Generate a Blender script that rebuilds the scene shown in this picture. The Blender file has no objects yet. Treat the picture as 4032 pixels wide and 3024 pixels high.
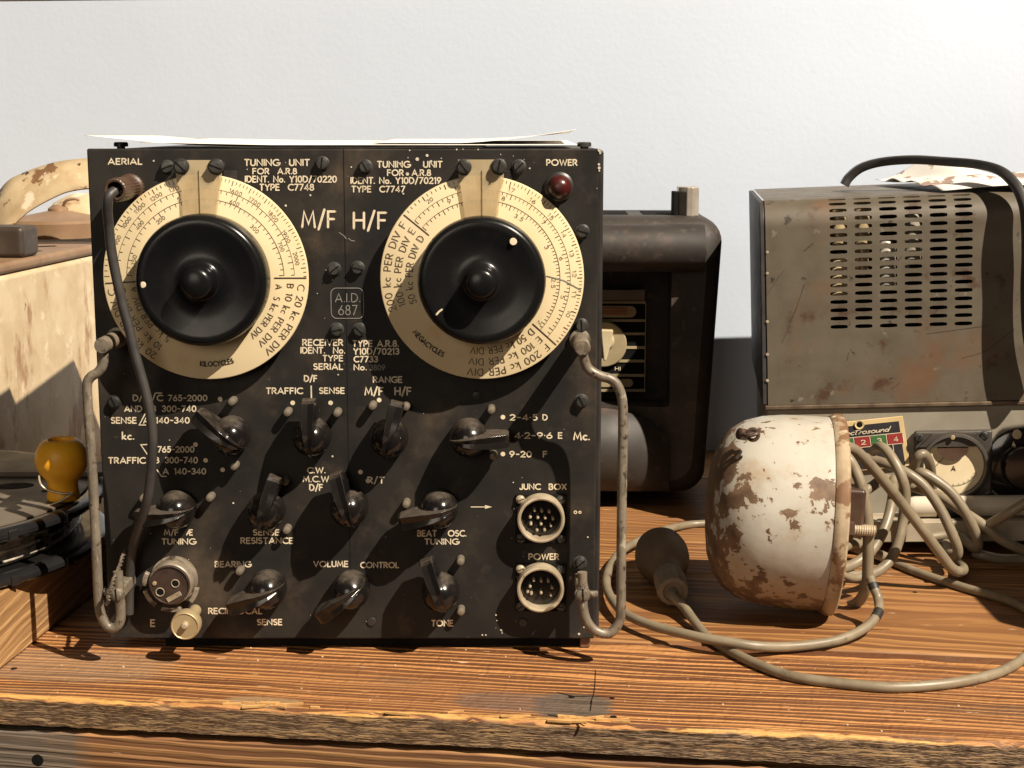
import bpy, bmesh, math, random
from mathutils import Vector, Matrix
random.seed(7)
R = math.radians
SC = bpy.context.scene
COL = SC.collection

# ------------------------------------------------------------------ camera, light, exposure
FPX, PITCH, CAM = 5900.0, math.atan(1012 / 5900), Vector((0.0, -1.06, 0.3817))
cd = bpy.data.cameras.new("camera")
cam = bpy.data.objects.new("camera", cd)
COL.objects.link(cam)
cam.location = CAM
cam.rotation_euler = (R(90) - PITCH, 0, 0)
cd.sensor_width = 36
cd.lens = FPX / 4032 * 36
cd.clip_start, cd.clip_end = 0.02, 60
SC.camera = cam

w = bpy.data.worlds.new("World")
SC.world = w
w.use_nodes = True
w.node_tree.nodes["Background"].inputs[0].default_value = (1.0, 0.87, 0.74, 1)
w.node_tree.nodes["Background"].inputs[1].default_value = 0.022

LDIR = Vector((-0.86, 0.82, -1.28)).normalized()      # the way the key light travels
kd = bpy.data.lights.new("gallery_spot", 'SPOT')
kd.energy = 3900
kd.color = (1.0, 0.88, 0.72)
kd.spot_size, kd.spot_blend = R(36), 0.5
kd.shadow_soft_size = 0.030
key = bpy.data.objects.new("gallery_spot", kd)
COL.objects.link(key)
key.location = Vector((0.05, 0.15, 0.2)) - LDIR * 6.0
key.rotation_euler = LDIR.to_track_quat('-Z', 'Y').to_euler()

fd = bpy.data.lights.new("fill_light", 'AREA')            # soft fill added in front of the bench, no such lamp is seen
fd.energy, fd.size, fd.color = 19, 1.3, (1.0, 0.86, 0.70)
room = bpy.data.objects.new("fill_light", fd)
COL.objects.link(room)
room.location = (-1.0, -3.0, 1.1)
room.rotation_euler = (Vector((0, 0, .15)) - room.location).to_track_quat('-Z', 'Y').to_euler()

gd = bpy.data.lights.new("wall_glint", 'SPOT')             # unseen spot added to imitate a reflection on the wall, upper right
gd.energy, gd.color, gd.spot_size, gd.spot_blend, gd.shadow_soft_size = 38, (.92, .95, 1.0), R(8.5), 1.0, .05
gl = bpy.data.objects.new("wall_glint", gd)
COL.objects.link(gl)
gl.location = (1.5, -1.6, 1.7)
gl.rotation_euler = (Vector((.43, .66, .515)) - gl.location).to_track_quat('-Z', 'Y').to_euler()

SC.view_settings.view_transform = 'Standard'
SC.view_settings.look = 'None'
SC.view_settings.exposure = 0.0
SC.view_settings.gamma = 1.0
SC.view_settings.use_curve_mapping = False
SC.cycles.max_bounces = 6
SC.cycles.use_denoising = True

# ------------------------------------------------------------------ photo pixel -> point in the place
def ray(px, py):
    a, b = (px - 2016) / FPX, (py - 1512) / FPX
    c, s = math.cos(PITCH), math.sin(PITCH)
    return Vector((a, c - b * s, -b * c - s))
def hit(px, py, d=0.0, M=None):
    """point on the local plane y = d of frame M, in that frame's coordinates"""
    o, r = CAM.copy(), ray(px, py)
    if M is not None:
        I = M.inverted()
        o, r = I @ o, I.to_3x3() @ r
    return o + r * ((d - o.y) / r.y)
def ground(px, py, z=0.0):
    r = ray(px, py)
    return CAM + r * ((z - CAM.z) / r.z)
VIEWS = {'1': (300, 500, 2.011), '2': (1300, 500, 2.011), '3': (300, 1300, 2.011), '4': (1300, 1300, 2.011),
         '5': (300, 1900, 2.011), '6': (1300, 1900, 1.8433), 'F': (0, 0, 1 / 1.8228), 'R1': (0, 500, 2.073),
         'R3': (2300, 600, 1.1057), 'R4': (2900, 500, 1.508), 'R5': (2700, 1500, 1.6592), 'R6': (2300, 1900, 1.277),
         'T': (0, 1700, 1.746), 'S2': (420, 2150, 4.1475), 'S3': (1980, 1930, 2.634), 'S4': (3250, 1600, 2.37),
         'S5': (2350, 1000, 2.765)}
def q(k, x, y):
    ox, oy, s = VIEWS[k]
    return ox + x / s, oy + y / s
def H(k, x, y, d=0.0, M=None):
    return hit(*q(k, x, y), d, M)

# ------------------------------------------------------------------ mesh building
class MB:
    def __init__(s):
        s.v, s.f, s.m, s.mi = [], [], [], 0
    def add(s, vs, fs):
        n = len(s.v)
        s.v += [tuple(p) for p in vs]
        for f in fs:
            s.f.append([n + i for i in f]); s.m.append(s.mi)
        return s
    def box(s, x0, x1, y0, y1, z0, z1):
        return s.add([(x, y, z) for x in (x0, x1) for y in (y0, y1) for z in (z0, z1)],
                     [(0, 1, 3, 2), (4, 6, 7, 5), (0, 4, 5, 1), (2, 3, 7, 6), (0, 2, 6, 4), (1, 5, 7, 3)])
    def obox(s, c, ax, ay, az):
        """box round centre c with half-axis vectors"""
        vs = [c + ax * i + ay * j + az * k for i in (-1, 1) for j in (-1, 1) for k in (-1, 1)]
        return s.add(vs, [(0, 1, 3, 2), (4, 6, 7, 5), (0, 4, 5, 1), (2, 3, 7, 6), (0, 2, 6, 4), (1, 5, 7, 3)])
    def lathe(s, c, axis, prof, n=32, ribs=0, amp=0.0, a0=0.0, a1=360.0):
        """revolve (radius, height) along axis from point c"""
        ax = Vector(axis).normalized()
        e1 = ax.orthogonal().normalized(); e2 = ax.cross(e1)
        full = abs(a1 - a0) > 359.9
        m = n if full else n + 1
        vs, rings = [], []
        for r, h in prof:
            if r < 1e-7:
                rings.append([len(vs)]); vs.append(Vector(c) + ax * h); continue
            row = []
            for i in range(m):
                t = R(a0) + (R(a1) - R(a0)) * i / n
                k = 1 + (amp if (ribs and i % 2) else 0)
                row.append(len(vs))
                vs.append(Vector(c) + ax * h + (e1 * math.cos(t) + e2 * math.sin(t)) * r * k)
            rings.append(row)
        fs = []
        for A, B in zip(rings, rings[1:]):
            cnt = n
            for i in range(cnt):
                j = (i + 1) % m if full else i + 1
                if len(A) == 1 and len(B) == 1: continue
                if len(A) == 1: fs.append((A[0], B[i], B[j]))
                elif len(B) == 1: fs.append((A[i], A[j], B[0]))
                else: fs.append((A[i], A[j], B[j], B[i]))
        return s.add(vs, fs)
    def tube(s, pts, r, n=12, sm=6, flat=None, taper=None):
        pts = spline(pts, sm) if sm else [Vector(p) for p in pts]
        T = [(pts[min(i + 1, len(pts) - 1)] - pts[max(i - 1, 0)]).normalized() for i in range(len(pts))]
        up = Vector((0.13, 0.2, 1)).normalized()
        if abs(T[0].dot(up)) > .95: up = Vector((1, 0.1, 0))
        e1 = (up - T[0] * up.dot(T[0])).normalized()
        vs, rows = [], []
        for i, p in enumerate(pts):
            e1 = (e1 - T[i] * e1.dot(T[i])).normalized(); e2 = T[i].cross(e1)
            rr = r if taper is None else r * taper(i / (len(pts) - 1))
            row = []
            for k in range(n):
                a = 2 * math.pi * k / n
                row.append(len(vs)); vs.append(p + e1 * math.cos(a) * rr + e2 * math.sin(a) * rr)
            rows.append(row)
        fs = [(A[k], A[(k + 1) % n], B[(k + 1) % n], B[k]) for A, B in zip(rows, rows[1:]) for k in range(n)]
        fs += [tuple(rows[0]), tuple(rows[-1])]
        return s.add(vs, fs)
    def prism(s, poly, vec):
        """polygon (3D points) extruded by vec"""
        n = len(poly); V = Vector(vec)
        vs = [Vector(p) for p in poly] + [Vector(p) + V for p in poly]
        return s.add(vs, [tuple(range(n)), tuple(range(n, 2 * n))] + [(i, (i + 1) % n, n + (i + 1) % n, n + i) for i in range(n)])
    def grid(s, nx, ny, fn):
        vs = [fn(i / nx, j / ny) for i in range(nx + 1) for j in range(ny + 1)]
        k = ny + 1
        return s.add(vs, [(i * k + j, (i + 1) * k + j, (i + 1) * k + j + 1, i * k + j + 1) for i in range(nx) for j in range(ny)])
    def build(s, name, mats, parent=None, smooth=38, bevel=0, seg=2, recalc=True, solid=0, subd=0):
        me = bpy.data.meshes.new(name)
        me.from_pydata(s.v, [], s.f)
        mats = mats if isinstance(mats, (list, tuple)) else [mats]
        for m in mats: me.materials.append(m)
        me.polygons.foreach_set('material_index', s.m)
        if recalc:
            bm = bmesh.new(); bm.from_mesh(me)
            bmesh.ops.recalc_face_normals(bm, faces=bm.faces)
            bm.to_mesh(me); bm.free()
        if smooth:
            me.polygons.foreach_set('use_smooth', [True] * len(me.polygons))
            me.set_sharp_from_angle(angle=R(smooth))
        me.update()
        o = bpy.data.objects.new(name, me)
        COL.objects.link(o)
        if parent: o.parent = parent
        if solid:
            m = o.modifiers.new('solid', 'SOLIDIFY'); m.thickness = solid; m.offset = 0
        if bevel:
            m = o.modifiers.new('bevel', 'BEVEL'); m.width = bevel; m.segments = seg; m.limit_method = 'ANGLE'; m.angle_limit = R(40); m.harden_normals = True
        if subd:
            m = o.modifiers.new('subd', 'SUBSURF'); m.levels = subd; m.render_levels = subd
        return o
def spline(pts, sm):
    P = [Vector(p) for p in pts]
    if len(P) < 3: return P
    out = []
    for i in range(len(P) - 1):
        p0 = P[i - 1] if i else P[0] * 2 - P[1]
        p1, p2 = P[i], P[i + 1]
        p3 = P[i + 2] if i + 2 < len(P) else P[-1] * 2 - P[-2]
        for k in range(sm):
            t = k / sm
            out.append(0.5 * ((2 * p1) + (p2 - p0) * t + (2 * p0 - 5 * p1 + 4 * p2 - p3) * t * t + (3 * p1 - p0 - 3 * p2 + p3) * t ** 3))
    out.append(P[-1])
    return out
def empty(name, label, cat, M=None, group=None):
    o = bpy.data.objects.new(name, None)
    COL.objects.link(o)
    if M is not None: o.matrix_world = M
    o['label'] = label; o['category'] = cat
    if group: o['group'] = group
    return o
def tag(o, label, cat, group=None):
    o['label'] = label; o['category'] = cat
    if group: o['group'] = group
    return o

# ------------------------------------------------------------------ procedural materials
class NT:
    def __init__(s, name):
        s.m = bpy.data.materials.new(name); s.m.use_nodes = True
        s.t = s.m.node_tree; s.b = s.t.nodes["Principled BSDF"]
        s.co = s.t.nodes.new('ShaderNodeTexCoord').outputs['Object']
    def n(s, typ, **k):
        o = s.t.nodes.new('ShaderNode' + typ)
        for a, v in k.items(): setattr(o, a, v)
        return o
    def link(s, a, b): s.t.links.new(a, b)
    def put(s, sock, val):
        if hasattr(val, 'links'): s.link(val, sock)
        elif isinstance(val, tuple) and len(val) == 3 and sock.type == 'RGBA': sock.default_value = (*val, 1)
        else: sock.default_value = val
    def map(s, scale=(1, 1, 1), loc=(0, 0, 0), rot=(0, 0, 0), vec=None):
        o = s.n('Mapping'); s.link(vec or s.co, o.inputs[0])
        o.inputs['Scale'].default_value = scale; o.inputs['Location'].default_value = loc; o.inputs['Rotation'].default_value = rot
        return o.outputs[0]
    def noise(s, scale, detail=4, rough=.55, vec=None, dist=0, col=False):
        o = s.n('TexNoise'); s.link(vec or s.co, o.inputs['Vector'])
        o.inputs['Scale'].default_value = scale; o.inputs['Detail'].default_value = detail
        o.inputs['Roughness'].default_value = rough; o.inputs['Distortion'].default_value = dist
        return o.outputs['Color' if col else 'Fac']
    def math(s, op, a, b=0.0, c=None, clamp=False):
        o = s.n('Math', operation=op, use_clamp=clamp)
        s.put(o.inputs[0], a); s.put(o.inputs[1], b)
        if c is not None: s.put(o.inputs[2], c)
        return o.outputs[0]
    def step(s, v, lo, hi):
        o = s.n('MapRange', interpolation_type='SMOOTHSTEP', clamp=True)
        s.put(o.inputs['Value'], v); o.inputs['From Min'].default_value = lo; o.inputs['From Max'].default_value = hi
        return o.outputs[0]
    def range(s, v, a, b, c, d):
        o = s.n('MapRange', clamp=True)
        s.put(o.inputs['Value'], v)
        for k, x in zip(('From Min', 'From Max', 'To Min', 'To Max'), (a, b, c, d)): o.inputs[k].default_value = x
        return o.outputs[0]
    def mix(s, f, a, b):
        o = s.n('Mix', data_type='RGBA')
        s.put(o.inputs['Factor'], f); s.put(o.inputs['A'], a) if False else None
        s.put(o.inputs[6], a); s.put(o.inputs[7], b)
        return o.outputs[2]
    def mul(s, a, b):
        o = s.n('Mix', data_type='RGBA', blend_type='MULTIPLY')
        o.inputs['Factor'].default_value = 1
        s.put(o.inputs[6], a); s.put(o.inputs[7], b)
        return o.outputs[2]
    def ramp(s, v, stops):
        o = s.n('ValToRGB'); s.link(v, o.inputs[0]); e = o.color_ramp.elements
        while len(e) < len(stops): e.new(.5)
        for x, (p, c) in zip(e, stops): x.position = p; x.color = (*c, 1)
        return o.outputs[0]
    def xyz(s, vec=None):
        o = s.n('SeparateXYZ'); s.link(vec or s.co, o.inputs[0]); return o.outputs
    def bump(s, h, strength, dist):
        o = s.n('Bump'); s.put(o.inputs['Height'], h); o.inputs['Strength'].default_value = strength; o.inputs['Distance'].default_value = dist
        s.link(o.outputs[0], s.b.inputs['Normal'])
    def set(s, **k):
        for a, v in k.items(): s.put(s.b.inputs[a.replace('_', ' ')], v)
        return s.m
def worn(name, base, base2, scale=30, rough=(.4, .6), metal=0.0, layers=(), bump=None, spec=.5, coat=0.0):
    """two-tone surface with optional stain layers (colour, scale, lo, hi[, stretch])"""
    t = NT(name)
    c = t.mix(t.step(t.noise(scale, 5), .35, .68), base, base2)
    for L in layers:
        vec = t.map(L[4]) if len(L) > 4 else t.co
        c = t.mix(t.step(t.noise(L[1], 6, .62, vec), L[2], L[3]), c, L[0])
    t.set(Base_Color=c, Roughness=t.range(t.noise(scale * 1.7, 4), .3, .7, *rough), Metallic=metal)
    t.b.inputs['Specular IOR Level'].default_value = spec
    if coat: t.b.inputs['Coat Weight'].default_value = coat; t.b.inputs['Coat Roughness'].default_value = .08
    if bump: t.bump(t.noise(bump[0], 5), bump[1], bump[2])
    return t.m

def wood_material(name, light, dark, period, ring0=(.045, -.06), drift=.03, wob=.004, front=None, patch=None, contrast=(.30, .68), axis=0, redder=(.27, .12, .05), dirt=(.11, .075, .05), fade=.5, irrx=2.2, grime=False):
    """flat-sawn board: growth rings round an axis along x, cut by the board's face"""
    t = NT(name)
    rnd = t.n('ObjectInfo').outputs['Random']
    off = t.n('CombineXYZ'); t.link(t.math('MULTIPLY', rnd, 7.3), off.inputs[0]); t.link(t.math('MULTIPLY', rnd, 3.1), off.inputs[2])
    va = t.n('VectorMath', operation='ADD'); t.link(t.co, va.inputs[0]); t.link(off.outputs[0], va.inputs[1])
    v = va.outputs[0]
    x, y, z = t.xyz()
    yy, zz = (y, z) if axis == 0 else (z, y)
    n1 = t.noise(1.0, 3, .5, t.map((2.6, 9, 9), vec=v))
    n2 = t.noise(1.0, 3, .55, t.map((9, 48, 48), vec=v))
    n3 = t.noise(1.0, 2, .5, t.map((26, 150, 150), vec=v))
    u = t.math('ADD', t.math('SUBTRACT', yy, ring0[0]), t.math('MULTIPLY', x, drift))
    u = t.math('ADD', u, t.math('MULTIPLY', t.math('SUBTRACT', n1, .5), wob * 9))
    wv = t.math('SUBTRACT', zz, ring0[1])
    r = t.math('SQRT', t.math('ADD', t.math('MULTIPLY', u, u), t.math('MULTIPLY', wv, wv)))
    r = t.math('ADD', r, t.math('MULTIPLY', t.math('SUBTRACT', n2, .5), wob * 1.5))
    r = t.math('ADD', r, t.math('MULTIPLY', t.math('SUBTRACT', n3, .5), wob * .3))
    ph = t.math('DIVIDE', r, period)
    pv = t.n('CombineXYZ'); t.link(ph, pv.inputs[0]); t.link(t.math('MULTIPLY', x, irrx), pv.inputs[1]); t.link(rnd, pv.inputs[2])
    irr = t.noise(1.15, 2, .6, pv.outputs[0])
    sn = t.math('FRACT', t.math('ADD', ph, t.math('MULTIPLY', irr, 1.1)))
    saw_ = t.math('MULTIPLY', t.step(sn, .02, .55), t.step(t.math('SUBTRACT', 1.0, sn), .0, .2))
    band = t.math('ADD', t.math('MULTIPLY', saw_, .62), t.math('MULTIPLY', t.step(irr, .35, .65), .38))
    fib = t.noise(1.0, 4, .62, t.map((14, 460, 460), vec=v))
    big = t.noise(1.0, 3, .5, t.map((3, 11, 11), (5, 2, 0), vec=v))
    k = t.math('ADD', band, t.math('MULTIPLY', t.math('SUBTRACT', fib, .5), .8))
    k = t.math('ADD', t.math('MULTIPLY', t.math('SUBTRACT', k, .5), t.range(big, .3, .7, 1.15, fade)), .5)
    c = t.mix(t.step(k, *contrast), light, dark)
    c = t.mix(t.math('MULTIPLY', t.step(t.noise(1.0, 3, .5, t.map((4, 14, 14), (1, 7, 0), vec=v)), .45, .75), .45), c, redder)
    c = t.mix(t.math('MULTIPLY', t.step(t.noise(1.0, 5, .65, t.map((6, 20, 20), (9, 9, 1), vec=v)), .56, .8), .6), c, dirt)
    c = t.mix(t.math('MULTIPLY', t.step(t.noise(1.0, 3, .5, t.map((45, 260, 260), vec=v)), .70, .76), .7), c, (.70, .50, .30))
    h = t.math('ADD', t.math('MULTIPLY', band, -1.0), t.math('MULTIPLY', fib, .7))
    if patch:
        for (cx, cy, rx, ry, colr, am) in patch:
            dx = t.math('DIVIDE', t.math('SUBTRACT', x, cx), rx); dy = t.math('DIVIDE', t.math('SUBTRACT', y, cy), ry)
            d = t.math('ADD', t.math('POWER', t.math('ABSOLUTE', dx), 3.0), t.math('POWER', t.math('ABSOLUTE', dy), 3.0))
            d = t.math('ADD', d, t.math('MULTIPLY', t.math('SUBTRACT', t.noise(1., 4, .6, t.map((60, 210, 1))), .5), 1.7))
            c = t.mix(t.math('MULTIPLY', t.step(d, 1.5, .5), am), c, t.mix(t.step(fib, .3, .7), colr, tuple(q_ * 2.1 for q_ in colr)))
    if front:
        yf, arr = front
        # torn pale splinters along the front arris, rough sawn face below it
        e = t.math('ADD', t.math('SUBTRACT', y, yf), t.math('MULTIPLY', t.math('SUBTRACT', t.noise(1., 5, .7, t.map((14, 70, 70))), .5), .03))
        sp = t.math('MULTIPLY', t.step(e, .0075, .0045), t.step(t.noise(1., 3, .55, t.map((5, 170, 170), (1, 4, 0))), .50, .57))
        c = t.mix(t.math('MULTIPLY', sp, .85), c, (.60, .34, .10))
        def streak(rx_, off_):
            n_ = t.noise(1, 3, .6, t.map((34, 34, 520), (off_, off_, 0), (0, R(rx_), 0)))
            return t.step(t.math('ABSOLUTE', t.math('SUBTRACT', n_, .5)), .0, .085)
        ln = t.math('MULTIPLY', streak(6, 0), streak(-5, 3))
        tone = t.mix(t.step(t.noise(1, 4, .6, t.map((9, 9, 90))), .35, .7), (.27, .155, .07), (.42, .255, .115))
        tone = t.mix(t.math('MULTIPLY', t.step(t.noise(1, 4, .6, t.map((5, 5, 30), (3, 3, 3))), .5, .72), .6), tone, (.23, .175, .115))
        saw = t.mix(ln, (.07, .036, .017), tone)
        ff = t.step(t.math('ADD', z, t.math('MULTIPLY', t.math('SUBTRACT', t.noise(1., 4, .65, t.map((30, 30, 60))), .5), .006)), -.0012, -.0032)
        c = t.mix(ff, c, saw)
        h = t.math('ADD', h, t.math('MULTIPLY', ln, .8))
    if grime: c = t.mix(t.step(z, -.0008, -.0026), c, (.018, .011, .007))
    t.set(Base_Color=c, Roughness=t.range(fib, .3, .7, .45, .68))
    t.bump(h, .6, .0010)
    return t.m

# metals, paints, plastics
M_PANEL = worn('panel_black', (.0145, .0135, .0128), (.026, .0225, .019), 22, (.42, .58), 0, [((.085, .062, .043), 12, .52, .78), ((.045, .034, .026), 34, .55, .75), ((.10, .08, .062), 170, .66, .76), ((.008, .008, .0095), 7, .52, .72)], (700, .12, .0004), spec=.22)
M_CASE = worn('case_black', (.016, .015, .015), (.03, .026, .024), 18, (.3, .5), 0, [((.35, .31, .25), 60, .74, .78)], (300, .1, .0004))
M_LETTER = worn('letter_fill', (.70, .60, .44), (.58, .49, .35), 120, (.55, .7), 0, [((.30, .24, .17), 170, .60, .75)])
M_FAINT = worn('scribed_fill', (.16, .15, .135), (.25, .23, .2), 90, (.55, .7))
M_DIAL = worn('dial_celluloid', (.72, .59, .37), (.66, .53, .32), 14, (.28, .4), 0, [((.60, .38, .15), 26, .58, .85), ((.33, .2, .09), 190, .74, .8)])
M_INK = worn('dial_ink', (.03, .02, .012), (.06, .035, .02), 80, (.5, .6))
M_BAKE = worn('bakelite', (.008, .007, .007), (.016, .013, .011), 30, (.10, .2), 0, [((.065, .048, .036), 38, .56, .86)], coat=.35)
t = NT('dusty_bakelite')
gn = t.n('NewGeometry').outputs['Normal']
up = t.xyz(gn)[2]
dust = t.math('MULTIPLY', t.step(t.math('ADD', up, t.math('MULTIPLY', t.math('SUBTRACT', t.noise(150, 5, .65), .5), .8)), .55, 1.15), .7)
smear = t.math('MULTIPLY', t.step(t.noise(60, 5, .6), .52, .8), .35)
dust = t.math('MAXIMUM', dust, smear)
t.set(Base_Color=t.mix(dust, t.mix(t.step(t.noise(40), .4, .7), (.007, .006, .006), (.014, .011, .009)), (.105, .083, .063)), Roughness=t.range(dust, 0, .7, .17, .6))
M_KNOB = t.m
M_DIALKNOB = worn('dial_knob_black', (.005, .005, .0055), (.0075, .0075, .0075), 20, (.2, .32), 0, [((.03, .024, .019), 34, .58, .9)], spec=.3)
M_SCREW = worn('blackened_screw', (.035, .035, .034), (.06, .058, .052), 160, (.3, .5), .35, [((.10, .085, .065), 300, .6, .8)])
M_SLOT = worn('slot_dark', (.006, .006, .006), (.01, .009, .008), 50, (.8, .9), spec=.1)
M_PEG = worn('peg_metal', (.19, .158, .118), (.13, .106, .08), 120, (.4, .6), .2)
M_ROD = worn('worn_rod', (.215, .18, .135), (.155, .13, .10), 60, (.38, .55), .2, [((.11, .085, .06), 130, .50, .66, (1, 1, .5)), ((.05, .036, .027), 210, .58, .64), ((.37, .335, .275), 170, .60, .68, (1, 1, .5))], (260, .3, .0006))
M_NICKEL = worn('dull_nickel', (.50, .42, .30), (.36, .29, .2), 70, (.3, .5), .35, [((.16, .11, .07), 90, .58, .75)])
M_BRASS = worn('tarnished_brass', (.46, .36, .21), (.38, .29, .16), 50, (.35, .5), .4, [((.2, .14, .08), 80, .6, .75)])
M_ALU = worn('dull_aluminium', (.56, .52, .45), (.45, .41, .35), 60, (.35, .5), .3, [((.2, .16, .11), 70, .6, .8)])
M_BROWN = worn('brown_bakelite', (.055, .03, .02), (.085, .05, .033), 40, (.3, .5), 0, [((.15, .11, .08), 60, .56, .8)])
M_RUBBER = worn('black_rubber', (.028, .026, .026), (.045, .040, .037), 50, (.42, .6), 0, [((.10, .085, .07), 60, .6, .85)])
M_CABLE = worn('grey_cable', (.215, .175, .118), (.165, .132, .088), 40, (.36, .52), 0, [((.085, .062, .04), 48, .55, .78), ((.30, .26, .19), 34, .6, .8), ((.05, .036, .024), 140, .66, .72)], (180, .12, .0004))
M_TAPE = worn('black_tape', (.014, .012, .011), (.02, .018, .015), 90, (.5, .6))
M_PAPER = worn('paper', (.82, .80, .76), (.76, .73, .68), 12, (.7, .8))
M_PRINTED = worn('printed_paper', (.80, .76, .70), (.74, .69, .62), 14, (.45, .6), 0, [((.30, .20, .15), 22, .56, .6, (1, .6, 1)), ((.16, .11, .09), 34, .64, .67, (.5, 1.4, 1))])
M_MUSTARD = worn('mustard_glaze', (1.0, .50, .025), (.88, .39, .018), 45, (.35, .5), 0, [((.2, .09, .02), 70, .62, .76), ((.70, .38, .04), 40, .6, .8)])

# ------------------------------------------------------------------ engraved single-stroke lettering
def arc(cx, cy, rx, ry, a0, a1, n=10):
    return [(cx + rx * math.cos(R(a0 + (a1 - a0) * i / n)), cy + ry * math.sin(R(a0 + (a1 - a0) * i / n))) for i in range(n + 1)]
def ring_(cx, cy, rx, ry): return arc(cx, cy, rx, ry, 90, 450, 20)
FONT = {
 'A': (.80, [[(0, 0), (.4, 1), (.8, 0)], [(.15, .3), (.65, .3)]]),
 'B': (.56, [[(0, 0), (0, 1), (.26, 1)] + arc(.28, .77, .23, .23, 88, -88) + [(.02, .54)], [(.26, .54)] + arc(.29, .27, .27, .27, 80, -90) + [(.02, 0)]]),
 'C': (.74, [arc(.5, .5, .5, .5, 52, 308, 16)]),
 'D': (.72, [[(0, 0), (0, 1), (.2, 1)] + arc(.22, .5, .5, .5, 88, -88, 14) + [(.02, 0)]]),
 'E': (.5, [[(.5, 1), (0, 1), (0, 0), (.5, 0)], [(.06, .52), (.44, .52)]]),
 'F': (.5, [[(.5, 1), (0, 1), (0, 0)], [(.06, .52), (.42, .52)]]),
 'G': (.84, [arc(.5, .5, .5, .5, 50, 340, 16) + [(.97, .44), (.58, .44)]]),
 'H': (.66, [[(0, 0), (0, 1)], [(.66, 0), (.66, 1)], [(.06, .52), (.6, .52)]]),
 'I': (.02, [[(.01, 0), (.01, 1)]]),
 'J': (.4, [[(.4, 1), (.4, .25)] + arc(.2, .22, .2, .22, 0, -170)]),
 'K': (.62, [[(0, 0), (0, 1)], [(.58, 1), (.08, .48), (.62, 0)]]),
 'L': (.46, [[(0, 1), (0, 0), (.46, 0)]]),
 'M': (.9, [[(0, 0), (.13, 1), (.45, .2), (.77, 1), (.9, 0)]]),
 'N': (.72, [[(0, 0), (0, 1), (.72, 0), (.72, 1)]]),
 'O': (1.0, [ring_(.5, .5, .5, .5)]),
 'P': (.54, [[(0, 0), (0, 1), (.26, 1)] + arc(.27, .72, .27, .28, 88, -88) + [(.04, .44)]]),
 'R': (.58, [[(0, 0), (0, 1), (.26, 1)] + arc(.27, .74, .26, .26, 88, -88) + [(.04, .48)], [(.26, .46), (.58, 0)]]),
 'S': (.5, [arc(.25, .75, .24, .25, 40, 270, 10)[:-1] + arc(.25, .26, .26, .26, 80, -140, 10)]),
 'T': (.6, [[(0, 1), (.6, 1)], [(.3, .94), (.3, 0)]]),
 'U': (.62, [[(0, 1), (0, .31)] + arc(.31, .31, .31, .31, 180, 360, 10) + [(.62, 1)]]),
 'V': (.74, [[(0, 1), (.37, 0), (.74, 1)]]),
 'W': (1.1, [[(0, 1), (.28, 0), (.55, .9), (.82, 0), (1.1, 1)]]),
 'X': (.66, [[(0, 0), (.66, 1)], [(0, 1), (.66, 0)]]),
 'Y': (.68, [[(0, 1), (.34, .48), (.68, 1)], [(.34, .46), (.34, 0)]]),
 'Æ': (1.0, [[(0, 0), (.5, 1), (1.0, 1)], [(.56, .96), (.56, 0), (1.0, 0)], [(.22, .34), (.52, .34)], [(.6, .52), (.92, .52)]]),
 '0': (.6, [ring_(.3, .5, .3, .5)]),
 '1': (.2, [[(0, .86), (.18, 1), (.18, 0)]]),
 '2': (.56, [arc(.28, .72, .28, .28, 165, -40, 10) + [(0, 0), (.58, 0)]]),
 '3': (.54, [arc(.26, .75, .25, .25, 150, -85, 10), arc(.26, .27, .28, .27, 85, -150, 10)]),
 '4': (.62, [[(.46, 0), (.46, 1), (0, .26), (.62, .26)]]),
 '5': (.54, [[(.5, 1), (.12, 1), (.07, .58)] + arc(.26, .32, .28, .32, 120, -145, 10)]),
 '6': (.58, [[(.42, 1), (.06, .42)], ring_(.29, .29, .29, .29)]),
 '7': (.56, [[(0, 1), (.56, 1), (.16, 0)]]),
 '8': (.56, [ring_(.28, .76, .22, .24), ring_(.28, .26, .28, .26)]),
 '9': (.58, [[(.16, 0), (.52, .58)], ring_(.29, .71, .29, .29)]),
 '/': (.42, [[(0, -.16), (.42, 1.12)]]),
 '.': (.04, [[(.0, .03), (.04, .03)]]), '·': (.04, [[(.0, .5), (.04, .5)]]), '-': (.42, [[(.02, .48), (.40, .48)]]),
 'c': (.42, [arc(.27, .3, .27, .3, 55, 305, 10)]), 'k': (.44, [[(0, 0), (0, 1.12)], [(.4, .62), (.06, .3), (.44, 0)]]),
 'o': (.54, [ring_(.27, .3, .27, .3)]), 'e': (.5, [[(.03, .32), (.48, .36)] + arc(.26, .3, .25, .3, 20, 310, 10)]),
 'l': (.14, [[(.06, 1.1), (.02, .12), (.14, .02)]]), 't': (.5, [[(.16, 1.0), (.1, .1), (.25, .02)], [(-.1, .86), (.6, 1.0)]]),
 'r': (.32, [[(0, 0), (.05, .58), (.06, .4), (.32, .58)]]), 's': (.4, [[(.38, .52), (.12, .56), (.1, .36), (.34, .26), (.3, .04), (0, .04)]]),
 'u': (.5, [[(.02, .58), (.02, .12), (.2, 0), (.42, .18), (.46, .58)], [(.46, .5), (.5, 0)]]),
 'n': (.5, [[(0, 0), (.04, .58)], [(.05, .36), (.28, .58), (.44, .44), (.48, 0)]]),
 'd': (.5, [ring_(.22, .28, .22, .28), [(.54, 1.12), (.46, 0)]]),
}
def layout(s, gap=.26, space=.62):
    x, out = 0.0, []
    for ch in s:
        if ch == ' ': x += space; continue
        wd, st = FONT[ch]
        out += [[(x + px, py) for px, py in k] for k in st]
        x += wd + gap
    return out, x - gap
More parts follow.
